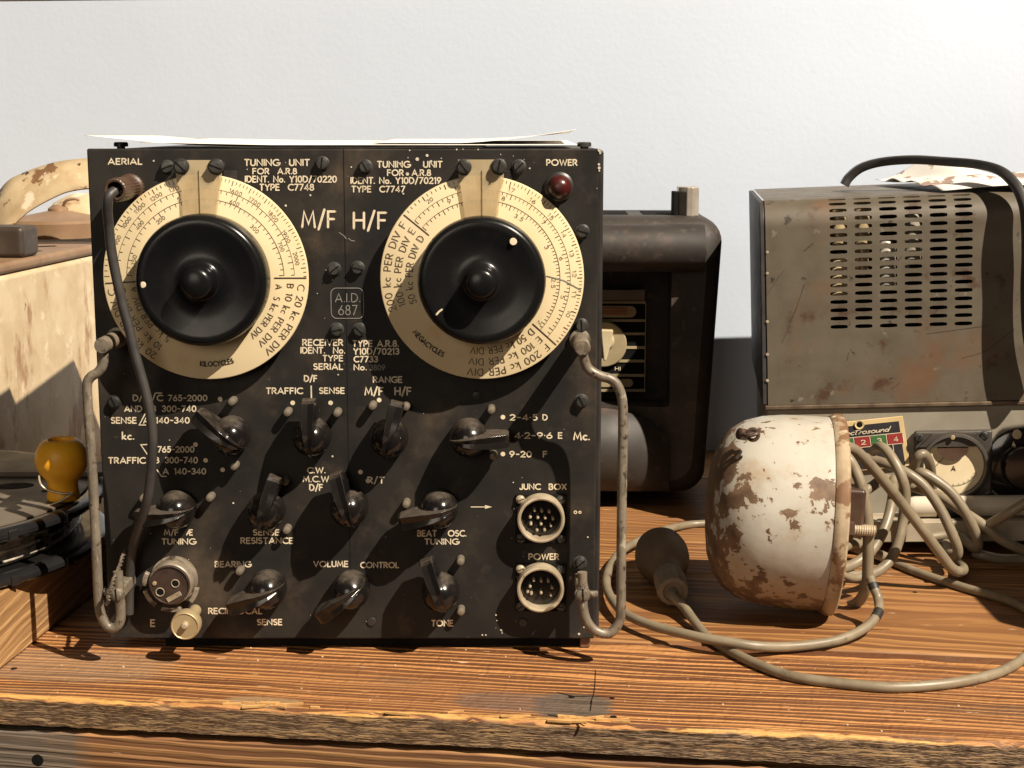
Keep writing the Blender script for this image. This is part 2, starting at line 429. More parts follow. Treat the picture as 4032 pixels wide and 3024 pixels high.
def ribbon(mb, pts, hw, f, lift):
    """flat ribbon with round ends; f(u, v, lift) -> 3D point"""
    P = [Vector(p) for p in pts]
    closed = len(P) > 3 and (P[0] - P[-1]).length < 1e-6
    if closed: P = P[:-1]
    n = len(P); L, Rr = [], []
    for i in range(n):
        a = P[i - 1] if (i or closed) else None
        b = P[(i + 1) % n] if (i < n - 1 or closed) else None
        d1 = (P[i] - a).normalized() if a is not None else None
        d2 = (b - P[i]).normalized() if b is not None else None
        if d1 is None: d1 = d2
        if d2 is None: d2 = d1
        n1, n2 = Vector((-d1.y, d1.x)), Vector((-d2.y, d2.x))
        m = n1 + n2
        m = m.normalized() if m.length > 1e-6 else n1
        k = min(1 / max(m.dot(n1), .2), 1.6)
        L.append(P[i] + m * hw * k); Rr.append(P[i] - m * hw * k)
    vs, fs = [], []
    for i in range(n): vs += [f(L[i].x, L[i].y, lift), f(Rr[i].x, Rr[i].y, lift)]
    for i in range(n if closed else n - 1):
        j = (i + 1) % n
        fs.append((2 * i, 2 * j, 2 * j + 1, 2 * i + 1))
    if not closed:
        for e, o in ((0, 1), (n - 1, n - 2)):
            d = (P[e] - P[o]).normalized(); nn = Vector((-d.y, d.x))
            ids = [2 * e, ]
            for k in range(1, 4):
                t = math.pi * k / 4
                p = P[e] + nn * hw * math.cos(t) + d * hw * math.sin(t)
                ids.append(len(vs)); vs.append(f(p.x, p.y, lift))
            ids.append(2 * e + 1)
            fs.append(tuple(ids))
    mb.add(vs, fs)
LIFT = [0]
def strokes(mb, sts, hw, f, lift=.00025):
    for st in sts:
        LIFT[0] = (LIFT[0] + 1) % 5
        ribbon(mb, st, hw, f, lift + LIFT[0] * .00003)
def text(mb, k, s, x0, x1, yb, h, d=0.0, wt=.17, M=None, gap=.26, slope=0.0, space=.62):
    """lettering whose left, right and base line sit at photo crop k positions, on plane y = d"""
    a = H(k, x0, yb, d, M); b = H(k, x1, yb + slope, d, M); t = H(k, x0, yb - h, d, M)
    sts, wd = layout(s, gap, space)
    hh = (t - a).length; U = (b - a) / max(wd, .01); Vv = (t - a)
    if wd < .05: U = (b - a).normalized() * hh
    sx = U.length / hh
    def f(u, v, l):
        p = a + U.normalized() * u + Vv.normalized() * v
        return Vector((p.x, p.y - l, p.z))
    sts = [[(x * sx * hh, y * hh) for x, y in st] for st in sts]
    strokes(mb, sts, wt * hh / 2, f)
def polar_text(mb, s, C, r, h, a0, a1, d, inward=False, wt=.14, gap=.3, space=.6):
    """text along a circle round C: clockwise with tops outward, or anticlockwise with tops inward"""
    sts, wd = layout(s, gap, space)
    def f(u, v, l):
        a = R(a0 + (a1 - a0) * u)
        rr = r - v if inward else r + v
        return Vector((C.x + rr * math.cos(a), d - l, C.z + rr * math.sin(a)))
    # work in (fraction of span, height): keep stroke weight even by scaling u into metres first
    span = abs(R(a1 - a0)) * r
    g = lambda u, v, l: f(u / span, v, l)
    sts = [[(x / wd * span, y * h) for x, y in st] for st in sts]
    sts = [sub(st, .002) for st in sts]
    strokes(mb, sts, wt * h / 2, g)
def sub(st, step):
    out = [st[0]]
    for a, b in zip(st, st[1:]):
        n = max(1, int(math.hypot(b[0] - a[0], b[1] - a[1]) / step))
        out += [(a[0] + (b[0] - a[0]) * i / n, a[1] + (b[1] - a[1]) * i / n) for i in range(1, n + 1)]
    return out
def line(mb, k, pts, wpx, d=0.0, M=None):
    P = [H(k, x, y, d, M) for x, y in pts]
    hw = wpx / VIEWS[k][2] * .00018 / 2
    strokes(mb, [[(p.x, p.z) for p in P]], hw, lambda u, v, l: Vector((u, d - l, v)))
def dot(mb, c, r, d, lift=.0003, n=14):
    mb.add([(c.x + r * math.cos(2 * math.pi * i / n), d - lift, c.z + r * math.sin(2 * math.pi * i / n)) for i in range(n)], [tuple(range(n))])

OUT = Vector((0, -1, 0))
# ------------------------------------------------------------------ wall and bench
PHI = R(6.9)
BM = Matrix.Rotation(-PHI, 4, 'Z')                    # the bench and the wall are turned a little from the camera
def bench(v): return BM.inverted() @ v
mt = NT('wall_paint')
c = mt.mix(mt.step(mt.noise(2.2, 4), .35, .7), (.575, .645, .765), (.545, .615, .73))
c = mt.mix(mt.math('MULTIPLY', mt.step(mt.noise(60, 5, .65), .68, .72), .35), c, (.47, .53, .63))
c = mt.mix(mt.math('MULTIPLY', mt.step(mt.noise(7, 6, .65), .58, .78), .45), c, (.575, .645, .765))
mt.set(Base_Color=c, Roughness=mt.range(mt.noise(5, 3), .3, .7, .38, .6))
mt.bump(mt.math('ADD', mt.noise(150, 4), mt.math('MULTIPLY', mt.noise(9, 3), 3.0)), .13, .0014)
M_WALL = mt.m
wall = MB().box(-3.2, 3.2, .72, .80, -.9, .5315).build('wall', M_WALL, None, smooth=0)
wall.matrix_world = BM; wall['kind'] = 'structure'
M_TRIM = worn('trim_paint', (.62, .55, .46), (.56, .49, .41), 6, (.5, .65), bump=(120, .1, .0006))
trim = MB().box(-3.2, 3.2, .7183, .80, .5318, .60).build('wall_ledge', M_TRIM, None, smooth=0, bevel=.002)
trim.matrix_world = BM; trim['kind'] = 'structure'

bt = empty('workbench', 'worn wooden workbench of wide grained planks under all the old equipment', 'workbench', BM)
pl = bench(ground(*q('8' if '8' in VIEWS else 'F', 1219, 1518))) if False else bench(ground(2232, 2778))
LT, DK = (.475, .225, .076), (.108, .039, .0135)
W1 = wood_material('plank_wood_front', LT, DK, .0047, (.035, -.075), .02, .0031, front=(-.1325, 0), patch=[(pl.x + .004, pl.y, .026, .021, (.062, .047, .035), .96), (pl.x - .040, pl.y + .002, .036, .016, (.075, .052, .042), .62), (-.155, -.121, .026, .009, (.20, .13, .07), .8), (.30, -.03, .05, .02, (.16, .07, .03), .5), (-.33, -.07, .09, .03, (.16, .11, .07), .5)])
W2 = wood_material('plank_wood', (.335, .165, .055), (.15, .060, .020), .0085, (.12, -.05), .035, .006, contrast=(.2, .85), fade=.35, grime=True)
def plank(y0, y1, zb, mat, name='plank', ztop=0.0, wavy=False, skew=0.0):
    mb = MB(); nx = 260
    def edge(i, s):
        return random.uniform(-1, 1) * .0007 * s
    rows = []
    for i in range(nx + 1):
        x = -1.3 + 2.6 * i / nx
        y0_ = y0 + (edge(i, 1.4) if wavy else edge(i, .4)); y1_ = y1 + edge(i, .4) + skew * x
        ar = .0016 + (abs(random.gauss(0, .0012)) if wavy else 0)
        rows.append([(x, y0_, zb), (x, y0_, ztop - ar), (x, y0_ + ar * 1.5, ztop), (x, y1_ - .0014, ztop), (x, y1_, ztop - .0014), (x, y1_, zb)])
    vs = [p for r_ in rows for p in r_]
    fs = [(6 * i + k, 6 * i + 6 + k, 6 * i + 7 + k, 6 * i + k + 1) for i in range(nx) for k in range(5)]
    mb.add(vs, fs)
    return mb.build(name, mat, bt, smooth=30)
plank(-.1325, .0270, -.0198, W1, wavy=True)
plank(.0300, .2080, -.0198, W2)
plank(.2110, .3885, -.0198, W2)
plank(.3905, .5685, -.0198, W2)
plank(.5705, .7195, -.0198, W2)
W3 = wood_material('apron_wood', (.36, .19, .075), (.13, .058, .026), .0062, (.13, -.17), .012, .0030, axis=2, dirt=(.12, .095, .07), irrx=.5, patch=[(-.385, -.03, .10, 1.0, (.085, .07, .055), .9)])
plank(-.1315, -.098, -.17, W3, 'apron', ztop=-.0245)
MB().box(-1.29, 1.29, -.097, .71, -.03, -.0204).build('underframe', M_SLOT, bt, smooth=0)
hp_ = BM.inverted() @ hit(148, 2993, -.1317, BM) if False else hit(148, 2993, -.1317, BM)
MB().lathe(hp_, OUT, [(.0042, 0), (0, .0002)], 16).build('bolt_hole', M_SLOT, bt, smooth=0)
for px, py, rr_ in ((2250, 2745, .0022), (2415, 2824, .0024), (55, 2633, .0024), (3602, 2332, .002), (2410, 2750, .0016)):
    h_ = BM.inverted() @ ground(px, py)
    MB().lathe(h_ + Vector((0, 0, .0002)), (0, 0, 1), [(rr_, 0), (0, .0001)], 14).build('nail_hole', M_SLOT, bt, smooth=0)
for seq, wd in (([(2195, 2727), (2260, 2742), (2330, 2742), (2420, 2748)], .0005), ([(2330, 2760), (2324, 2800)], .0004), ([(2345, 2640), (2340, 2720), (2325, 2770)], .0003), ([(2160, 2816), (2240, 2830), (2300, 2860)], .0007), ([(3120, 2462), (3290, 2480), (3500, 2478)], .0003), ([(1690, 2868), (1750, 2876)], .0006)):
    cr_ = MB()
    P_ = [BM.inverted() @ ground(x_, y_) for x_, y_ in seq]
    ribbon(cr_, [(p.x, p.y) for p in spline(P_, 5)], wd, lambda u, v, l: Vector((u, v, .0003)), 0)
    cr_.build('crack', M_SLOT, bt, smooth=0, recalc=False)
M_SPLINT = worn('splinter_wood', (.58, .34, .12), (.42, .22, .08), 90, (.6, .75))
sl_ = MB()
for i in range(26):
    h_ = BM.inverted() @ ground(random.choice((random.gauss(1050, 60), random.gauss(2300, 80), random.uniform(200, 3900))), random.uniform(2745, 2770))
    h_.y = -.1325 + random.uniform(.001, .010)
    L_ = random.uniform(.003, .011); a_ = random.uniform(-.25, .25); w_ = random.uniform(.0004, .0012)
    sl_.obox(Vector((h_.x, h_.y, .0006)), Vector((math.cos(a_), math.sin(a_), random.uniform(-.05, .08))) * L_, Vector((-math.sin(a_), math.cos(a_), 0)) * w_, Vector((0, 0, .0007)))
o = sl_.build('splinters', M_SPLINT, bt, smooth=0); o['kind'] = 'stuff'
M_DUST = worn('dust_crumbs', (.62, .5, .34), (.45, .33, .2), 60, (.8, .9))
cm = MB()
for i in range(46):
    x, y = random.uniform(-.36, .42), random.uniform(-.125, .02)
    s = random.uniform(.00025, .0007)
    cm.obox(Vector((x, y, s * .5)), Vector((s, s * .3, 0)), Vector((-s * .3, s * .6, 0)), Vector((0, 0, s * .5)))
o = cm.build('crumbs', M_DUST, bt, smooth=0); o['kind'] = 'stuff'

# ------------------------------------------------------------------ the black radio receiver
rx = empty('radio_receiver', 'large black panel radio receiver with two cream dials and many pointer knobs', 'radio', Matrix.Translation((0, 0, 0)))
A, B = hit(340, 585), hit(2359, 2516)
PX0, PX1, PZ0, PZ1 = A.x, B.x + .0006, B.z, A.z
PX1 = hit(2359, 585).x
# the panel
fp = MB().box(PX0, PX1, 0, .0032, PZ0, PZ1).build('front_panel', M_PANEL, rx, bevel=.0014, seg=3)
MB().box(PX0 + .0015, PX1 + .0036, .0035, .385, PZ0 + .0035, PZ1 - .0010).build('cabinet', M_CASE, rx, bevel=.0022, seg=3)
MB().box(-.258, .050, .008, .372, .0006, PZ0 + .003).build('base', M_SLOT, rx, smooth=0)  # black block standing in for the shade in the gap below the cabinet
MB().box(.0505, .058, .004, .37, .0004, PZ0 + .003).build('runner', worn('runner_wood', (.16, .075, .045), (.1, .05, .03), 60), rx, bevel=.001)
# centre seam between the tuning units
sm = MB()
P1, P2 = H('F', 742, 322), H('F', 757, 1262)
sm.add([(P1.x - .0003, -.0001, P1.z), (P1.x + .0003, -.0001, P1.z), (P2.x + .0003, -.0001, P2.z), (P2.x - .0003, -.0001, P2.z)], [(0, 1, 2, 3)])
sm.build('panel_seam', M_SLOT, rx, smooth=0)

# engraved lettering
tx = MB()
for a in [('1', 'AERIAL', 255, 520, 295, 44), ('1', 'TUNING  UNIT', 1335, 1845, 305, 47), ('1', 'FOR  A.R.8', 1400, 1745, 371, 42),
          ('1', 'IDENT. No. Y10D/70220', 1340, 2060, 436, 46), ('1', 'TYPE  C7748', 1455, 1880, 500, 46), ('1', 'M/F', 1790, 2050, 793, 124),
          ('2', 'TUNING   UNIT', 375, 885, 319, 46), ('2', 'FOR  A.R.8', 455, 795, 384, 44), ('2', 'IDENT. No. Y10D/70219', 165, 875, 447, 46),
          ('2', 'TYPE  C7747', 172, 590, 514, 44), ('2', 'H/F', 188, 442, 803, 124), ('2', 'POWER', 1715, 1953, 303, 44),
          ('3', 'RECEIVER', 1795, 2110, 120, 45), ('3', 'IDENT.  No.', 1780, 2125, 182, 45), ('3', 'TYPE', 1955, 2110, 243, 43), ('3', 'SERIAL', 1882, 2110, 310, 44),
          ('3', 'D/F', 1808, 1905, 405, 45), ('3', 'TRAFFIC', 1507, 1790, 502, 44), ('3', 'SENSE', 1928, 2122, 500, 43),
          ('4', 'TYPE A.R.8.', 180, 540, 128, 45), ('4', 'Y10D/70213', 187, 543, 190, 45), ('4', 'C7733', 190, 375, 251, 43), ('4', 'No.', 190, 285, 314, 41),
          ('4', 'RANGE', 343, 567, 413, 44), ('4', 'M/F', 277, 418, 512, 57), ('4', 'H/F', 514, 640, 512, 57),
          ('3', 'D/F', 453, 560, 558, 44), ('3', 'C', 642, 682, 558, 43), ('3', '765-2000', 730, 1035, 558, 43), ('3', 'AND', 385, 520, 643, 43), ('3', 'B', 598, 630, 643, 43),
          ('3', '300-740', 682, 948, 643, 43), ('3', 'SENSE', 280, 475, 736, 44), ('3', 'A', 535, 572, 736, 43), ('3', '140-340', 634, 895, 735, 43),
          ('3', 'kc.', 367, 455, 863, 50), ('3', 'C', 575, 618, 965, 43), ('3', '765-2000', 648, 932, 965, 43), ('3', 'TRAFFIC', 258, 545, 1053, 44), ('3', 'B', 622, 655, 1050, 42),
          ('3', '300-740', 706, 960, 1050, 43), ('3', 'A', 690, 730, 1138, 42), ('3', '140-340', 780, 1025, 1138, 43),
          ('3', 'C.W.', 1832, 1970, 1130, 42), ('3', 'M.C.W.', 1798, 2015, 1200, 43), ('3', 'D/F', 1850, 1950, 1268, 46), ('4', 'R/T', 300, 425, 1210, 46),
          ('4', '2-4·5', 1425, 1638, 711, 42), ('4', 'D', 1685, 1718, 711, 42), ('4', '4·2-9·6', 1463, 1755, 855, 43), ('4', 'E', 1808, 1835, 855, 43),
          ('4', '9-20', 1423, 1592, 1003, 43), ('4', 'F', 1688, 1714, 1003, 43), ('4', 'Mc.', 1930, 2050, 867, 56), ('4', 'JUNC  BOX', 1503, 1868, 1260, 42),
          ('4', 'BEAT   OSC.', 693, 1075, 1630, 44), ('6', 'TUNING', 688, 930, 447, 38), ('6', 'POWER', 1443, 1657, 557, 40), ('6', 'CONTROL', 222, 497, 617, 38), ('6', 'TONE', 738, 890, 1040, 40),
          ('5', 'M/F  Æ', 700, 920, 415, 42), ('5', 'TUNING', 680, 943, 487, 42), ('5', 'SENSE', 1405, 1605, 415, 42), ('5', 'RESISTANCE', 1306, 1715, 481, 43), ('5', 'BEARING', 1102, 1380, 667, 42),
          ('5', 'VOLUME', 1882, 2150, 665, 42), ('5', 'RECIPROCAL', 1050, 1470, 1037, 42), ('5', 'SENSE', 1436, 1628, 1125, 42), ('5', 'E', 592, 620, 1137, 50)]:
    text(tx, *a, wt=.15 if a[5] > 100 else .225)
line(tx, '3', [(1861, 440), (1863, 540)], 11)
line(tx, '3', [(605, 558), (627, 498), (678, 497)], 9)
line(tx, '3', [(548, 660), (500, 750), (550, 750)], 9)
line(tx, '3', [(560, 905), (512, 907), (572, 995)], 9)
line(tx, '3', [(640, 1105), (677, 1157), (712, 1157)], 9)
line(tx, '4', [(1115, 1399), (1232, 1399)], 8)
ar = [H('4', 1226, 1384), H('4', 1282, 1399), H('4', 1226, 1414)]
tx.add([(p.x, -.0003, p.z) for p in ar], [(0, 1, 2)])
for k, x, y in [('3', 1140, 545), ('3', 1715, 575), ('3', 2015, 575), ('3', 945, 905), ('3', 1025, 1030), ('3', 1160, 1105), ('4', 388, 553), ('4', 1368, 688), ('4', 1368, 980), ('4', 240, 1123), ('4', 300, 1192)]:
    dot(tx, H(k, x, y), .0017, 0)
for x, r_ in ((1780, .0010), (1813, .0008)):
    p = H('6', x, 215)
    strokes(tx, [[(p.x + a, p.z + b) for a, b in ring_(0, 0, r_, r_)]], .0003, lambda u, v, l: Vector((u, -l, v)))
tx.build('lettering', M_LETTER, fp, smooth=0, recalc=False)
st = MB()
text(st, '2', 'A.I.D.', 42, 236, 1385, 66, wt=.10)
text(st, '2', '687', 68, 212, 1487, 74, wt=.10)
text(st, '4', '3809', 316, 432, 316, 40, wt=.2)
c0, c1 = H('2', 10, 1515), H('2', 262, 1275)
rr = .004
bx = []
for cx, cz, a in ((c1.x - rr, c1.z - rr, 0), (c0.x + rr, c1.z - rr, 90), (c0.x + rr, c0.z + rr, 180), (c1.x - rr, c0.z + rr, 270)):
    bx += arc(cx, cz, rr, rr, a, a + 90, 5)
strokes(st, [bx + [bx[0]]], .00028, lambda u, v, l: Vector((u, -l, v)))
line(st, '2', [(70, 835), (110, 862), (128, 885)], 7)
line(st, '2', [(145, 882), (168, 900), (192, 902)], 6)
st.build('inspection_stamp', M_FAINT, fp, smooth=0, recalc=False)
sp = MB()
for x, y, r_ in [(690, 255, 14), (768, 225, 11), (800, 272, 9), (630, 185, 6), (612, 372, 13), (555, 290, 10), (880, 248, 4), (617, 243, 4), (1350, 217, 4), (1580, 327, 7), (168, 317, 6), (580, 528, 7), (1450, 30 + 200, 3)]:
    dot(sp, H('2', x, y), r_ / 2.011 * .00018, 0, .00045)
for k, x, y in [('1', 1355, 335), ('1', 1855, 540), ('3', 2030, 998), ('3', 1245, 1368), ('6', 1335, 190), ('5', 590, 403), ('4', 1450, 1205), ('3', 740, 870), ('3', 690, 940), ('1', 1660, 622), ('1', 1910, 1318), ('1', 2030, 1212), ('1', 615, 268), ('6', 1245, 1075), ('6', 1205, 960), ('6', 1130, 1105)]:
    dot(sp, H(k, x, y), random.uniform(.0003, .0008), 0, .00045, 7)
for i in range(60):
    dot(sp, Vector((random.uniform(PX0 + .004, PX1 - .004), 0, random.uniform(PZ0 + .004, PZ1 - .004))), random.uniform(.00012, .00035), 0, .0004, 6)
for x, y, r_ in [(2140, 178, 16), (2146, 200, 10), (2136, 290, 12), (2138, 318, 14), (2139, 340, 8), (1180, 172, 7), (1060, 170, 6), (2120, 480, 4), (1010, 172, 8)]:
    dot(sp, H('2', x - 8, y + 6), r_ / 2.011 * .00015, 0, .00045, 8)
for k, x, y, r_ in [('6', 1240, 1070, 9), ('6', 1248, 1090, 6), ('6', 1105, 1105, 8), ('6', 1210, 1000, 6), ('S3', 790, 1490, 12), ('S3', 840, 1420, 7), ('3', 2075, 352, 7), ('6', 1870, 395, 8)]:
    dot(sp, H(k, x, y), r_ / 2.2 * .00018, 0, .00045, 7)
sp.build('paint_specks', worn('speck_paint', (.6, .55, .45), (.4, .35, .27), 200, (.6, .7)), fp, smooth=0, recalc=False)

OUT = Vector((0, -1, 0))
def at(p, d=0.0): return Vector((p.x, -d, p.z))
def slotted(c, r, h, mat=M_SCREW, ang=None, parent=rx, name='screw', axis=OUT, recess=0.0):
    mb = MB()
    mb.lathe(c, axis, [(r * 1.22, 0), (r * 1.22, h * .12), (r * 1.02, h * .2), (r, h * .3), (r * .97, h * .78), (r * .8, h * .98), (0, h * 1.04)], 24)
    a = random.uniform(0, math.pi) if ang is None else ang
    ax = Vector(axis); e1 = Vector((math.cos(a), 0, math.sin(a)))
    if abs(ax.y) < .5: e1 = Vector((0, math.cos(a), math.sin(a)))
    e2 = ax.cross(e1)
    mb.mi = 1
    mb.obox(Vector(c) + ax * (h * .9), e1 * r * .98, e2 * r * .11, ax * h * .17)
    return mb.build(name, [mat, M_SLOT], parent, smooth=40)
for k, x, y in [('1', 715, 320), ('1', 1945, 290), ('1', 2040, 1130), ('3', 2060, 0), ('2', 275, 315), ('2', 1495, 315), ('2', 2000, 830), ('2', 215, 1120), ('2', 1990, 1575), ('2', 230, 1610), ('3', 300, 570), ('4', 1990, 565), ('6', 1815, 590)]:
    slotted(at(hit(*q(k, x, y), -.003)), .0043, .0046)
for k, x, y in [('6', 300, 1010), ('6', 1400, 1015), ('4', 1160, 520)]:
    mb = MB(); mb.lathe(at(H(k, x, y)), OUT, [(.0035, 0), (.003, .001), (0, .0015)], 16).build('screw', M_CASE, rx)

# stop pegs
pg = MB(); pg.lathe((0, 0, 0), OUT, [(.0029, 0), (.0029, .0078), (.0024, .0091), (.0012, .0096), (0, .0097)], 20)
peg0 = None
for k, x, y in [('3', 1228, 572), ('3', 1668, 658), ('3', 2063, 662), ('3', 1245, 1085), ('3', 1052, 1335), ('3', 525, 1340), ('3', 1650, 1205), ('5', 1287, 712), ('5', 1662, 385),
                ('4', 332, 607), ('4', 597, 612), ('4', 1275, 637), ('4', 1292, 1003), ('4', 600, 1385), ('6', 945, 580), ('6', 948, 945)]:
    p = hit(*q(k, x, y), -.010)
    if peg0 is None: o = peg0 = pg.build('stop_peg', M_PEG, rx)
    else:
        o = peg0.copy(); COL.objects.link(o); o.parent = rx
    o.location = (p.x, 0, p.z)

# pointer knobs
def fin():
    mb = MB()
    S = [(-.0138, .0007, .006, .017), (-.0095, .0016, .003, .0265), (-.0035, .0030, .002, .0318), (.004, .0042, .002, .0330), (.012, .0050, .004, .0318), (.020, .0055, .0075, .0288), (.0270, .0055, .0105, .0258), (.0290, .0046, .0125, .0235)]
    vs, fs = [], []
    for s_, hw, w0, w1 in S:
        vs += [(s_, -w0, -hw), (s_, -(w0 * .4 + w1 * .6), -hw), (s_, -w1, -hw * .84), (s_, -(w1 - .0012), 0), (s_, -w1, hw * .84), (s_, -(w0 * .4 + w1 * .6), hw), (s_, -w0, hw)]
    for i in range(len(S) - 1):
        for k in range(7): fs.append((7 * i + k, 7 * i + (k + 1) % 7, 7 * i + 7 + (k + 1) % 7, 7 * i + 7 + k))
    fs += [tuple(range(7)), tuple(range(7 * (len(S) - 1), 7 * len(S)))]
    mb.add(vs, fs)
    return mb
fin0 = None
dome = MB().lathe((0, 0, 0), OUT, [(.0126, .0), (.0136, .002), (.0139, .008), (.0134, .0135), (.0118, .0188), (.0088, .0228), (.0048, .0252), (0, .0260)], 36)
for k, x, y, a in [('3', 1222, 838, 143), ('3', 1865, 848, 91), ('4', 465, 860, 76), ('4', 1098, 856, 2), ('3', 790, 1425, 189), ('3', 1500, 1435, 72),
                   ('4', 150, 1412, 107), ('4', 862, 1420, 195), ('5', 1512, 852, 202), ('6', 150, 785, 218), ('6', 800, 800, 110)]:
    p = hit(*q(k, x, y), -.010)
    if fin0 is None:
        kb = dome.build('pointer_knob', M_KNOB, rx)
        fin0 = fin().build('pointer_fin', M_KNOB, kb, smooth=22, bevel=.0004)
        k0 = kb
    else:
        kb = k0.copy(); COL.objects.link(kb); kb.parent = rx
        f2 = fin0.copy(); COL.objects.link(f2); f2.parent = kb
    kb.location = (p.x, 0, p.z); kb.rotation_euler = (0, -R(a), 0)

# tuning dials
DD = -.0135
def polar(C, k, x, y):
    p = H(k, x, y, DD)
    return math.degrees(math.atan2(p.z - C.z, p.x - C.x)), math.hypot(p.x - C.x, p.z - C.z)
def tuning_dial(cx, cy, Rp, knob_c, knob_r, hub_c, hub_r, view, scales, numbers, bars, rows, caption, spot, label):
    C = hit(cx, cy, DD); Rw = (hit(cx + Rp, cy, DD) - C).length
    d = MB().lathe(at(C, .0), OUT, [(Rw * .9, .001), (Rw * .9, .0112), (Rw * .995, .0115), (Rw, .0122), (Rw * .995, .0132), (Rw * .985, .0135), (0, .0135)], 96).build('tuning_dial', M_DIAL, rx)
    d['label'] = label
    mk = MB()
    rad = lambda r_, a, l=.0002: Vector((C.x + r_ * Rw * math.cos(R(a)), DD - l, C.z + r_ * Rw * math.sin(R(a))))
    F = lambda u, v, l: Vector((C.x + u, DD - l, C.z + v))
    pol = lambda r_, a: (r_ * Rw * math.cos(R(a)), r_ * Rw * math.sin(R(a)))
    for r_, a0, a1, n, line_ in scales:
        if line_: strokes(mk, [[pol(r_, a0 + (a1 - a0) * i / 60) for i in range(61)]], .00016, F, .0001)
        for i in range(n + 1):
            t = i / n
            a = a0 + (a1 - a0) * (t + .10 * math.sin(math.pi * t) * (1 - t))
            L = .048 if i % 5 == 0 else .03
            strokes(mk, [[pol(r_ - .004, a), pol(r_ - L, a)]], .00020 if i % 5 else .00027, F, .0001)
    for s, x, y in numbers:
        a, r_ = polar(C, view, x, y)
        h = .0026; half = math.degrees(len(s) * h * .42 / r_)
        polar_text(mk, s, C, r_ - h / 2, h, a + half, a - half, DD, wt=.12)
    for a in bars: strokes(mk, [[pol(.67, a), pol(.975, a)]], .0005, F, .0001)
    for s, r_, a0, a1, h in rows: polar_text(mk, s, C, r_ * Rw - h * .5, h, a0, a1, DD, wt=.118)
    s, r_, a0, a1, h = caption
    polar_text(mk, s, C, r_ * Rw + h / 2, h, a0, a1, DD, inward=True, wt=.26)
    mk.build('scale_marks', M_INK, d, smooth=0, recalc=False)
    K = hit(*knob_c, -.034); kr = (hit(knob_c[0] + knob_r, knob_c[1], -.034) - K).length
    C2 = Vector((C.x * .5 + K.x * .5, 0, C.z * .5 + K.z * .5))
    hr = kr * hub_r / knob_r * .98
    kn = MB().lathe(at(C2), OUT, [(kr * .96, .0142), (kr * .995, .0165), (kr, .02), (kr, .0275), (kr * .985, .0315), (kr * .95, .0342), (kr * .90, .0352), (kr * .82, .0348), (kr * .62, .0325), (kr * .42, .0318), (kr * .31, .0328),
                                  (hr * 1.08, .0345), (hr * 1.0, .037), (hr * .98, .0468), (hr * .9, .0490), (hr * .7, .0503), (hr * .3, .0512), (0, .0513)], 72).build('dial_knob', M_DIALKNOB, d, smooth=50)
    p = hit(*q(view, *spot[:2]), -.0353)
    MB().lathe(at(p, .0342), OUT, [(spot[2], .0006), (spot[2] * .9, .0009), (0, .0010)], 16).build('index_mark', M_LETTER, kn)
    return d, C, Rw
dl = tuning_dial(810, 1095, 405, (790, 1110), 263, (773, 1121), 66, '1',
    [(.985, 179, 1, 72, False), (.865, 179, 2, 42, True), (.765, 178, 2, 40, True)],
    [('900', 330, 895), ('1000', 400, 755), ('1100', 505, 640), ('1200', 635, 550), ('130', 775, 490), ('1600', 1265, 515), ('1700', 1415, 590), ('1800', 1560, 705), ('1900', 1665, 865), ('2000', 1745, 1040),
     ('400', 505, 775), ('5', 815, 570), ('600', 1255, 600), ('700', 1625, 945), ('150', 460, 1050), ('200', 670, 735), ('250', 1030, 632), ('300', 1415, 805)],
    [0, 183], [('C 20 kc PER DIV', .93, -4, -52, .0046), ('B 10 kc PER DIV', .825, -4, -52, .0044), ('A  S kc PER DIV', .715, -5, -53, .0042),
               ('20 kc PER DIV C', .93, 236, 187, .0046), ('10 kc PER DIV B', .825, 236, 187, .0044), ('5 kc PER DIV A', .715, 238, 187, .0042)],
    ('KILOCYCLES', .845, -95.5, -73.5, .0032), (525, 1250, .0023), 'dial with a black cord hanging across it, marked in kilocycles')
dr = tuning_dial(1898, 1097, 402, (1896, 1109), 255, (1892, 1117), 63, '2',
    [(.985, 140.7, -42, 80, False), (.865, 139, -42, 62, True), (.765, 139, -42, 60, True)],
    [('20', 790, 580), ('19', 1010, 482), ('17', 1437, 497), ('16', 1605, 583), ('15', 1748, 708), ('14', 1850, 845), ('13', 1912, 1000), ('12', 1935, 1160), ('11', 1932, 1320), ('10', 1890, 1478),
     ('9', 945, 588), ('8', 1373, 565), ('7', 1690, 755), ('6', 1832, 1040), ('5', 1843, 1345), ('3.5', 1495, 715), ('3', 1715, 950), ('2.5', 1770, 1235), ('2', 1660, 1545)],
    [140.7, -42], [('200 kc PER DIV F', .93, 200, 144.5, .0048), ('100 kc PER DIV E', .825, 199, 144.5, .0046), ('50 kc PER DIV D', .715, 200, 145, .0046),
                   ('F 200 kc PER DIV', .93, -46, -99, .0048), ('E 100 kc PER DIV', .825, -46, -99, .0046), ('D 50 kc PER DIV', .715, -46, -99, .0046)],
    ('MEGACYCLES', .845, 218, 243, .0032), (1450, 908, .0026), 'dial with a brass dot on its knob, marked in megacycles')
# crack in the right dial, chip on its knob
mb = MB(); line(mb, '2', [(1715, 1180), (1850, 1215), (1985, 1290)], 9, DD); mb.build('crack', M_FAINT, dr[0], smooth=0, recalc=False)
mb = MB(); line(mb, '2', [(842, 1485), (862, 1462), (885, 1445)], 14, -.0354); mb.build('chip', M_LETTER, dr[0], smooth=0, recalc=False)
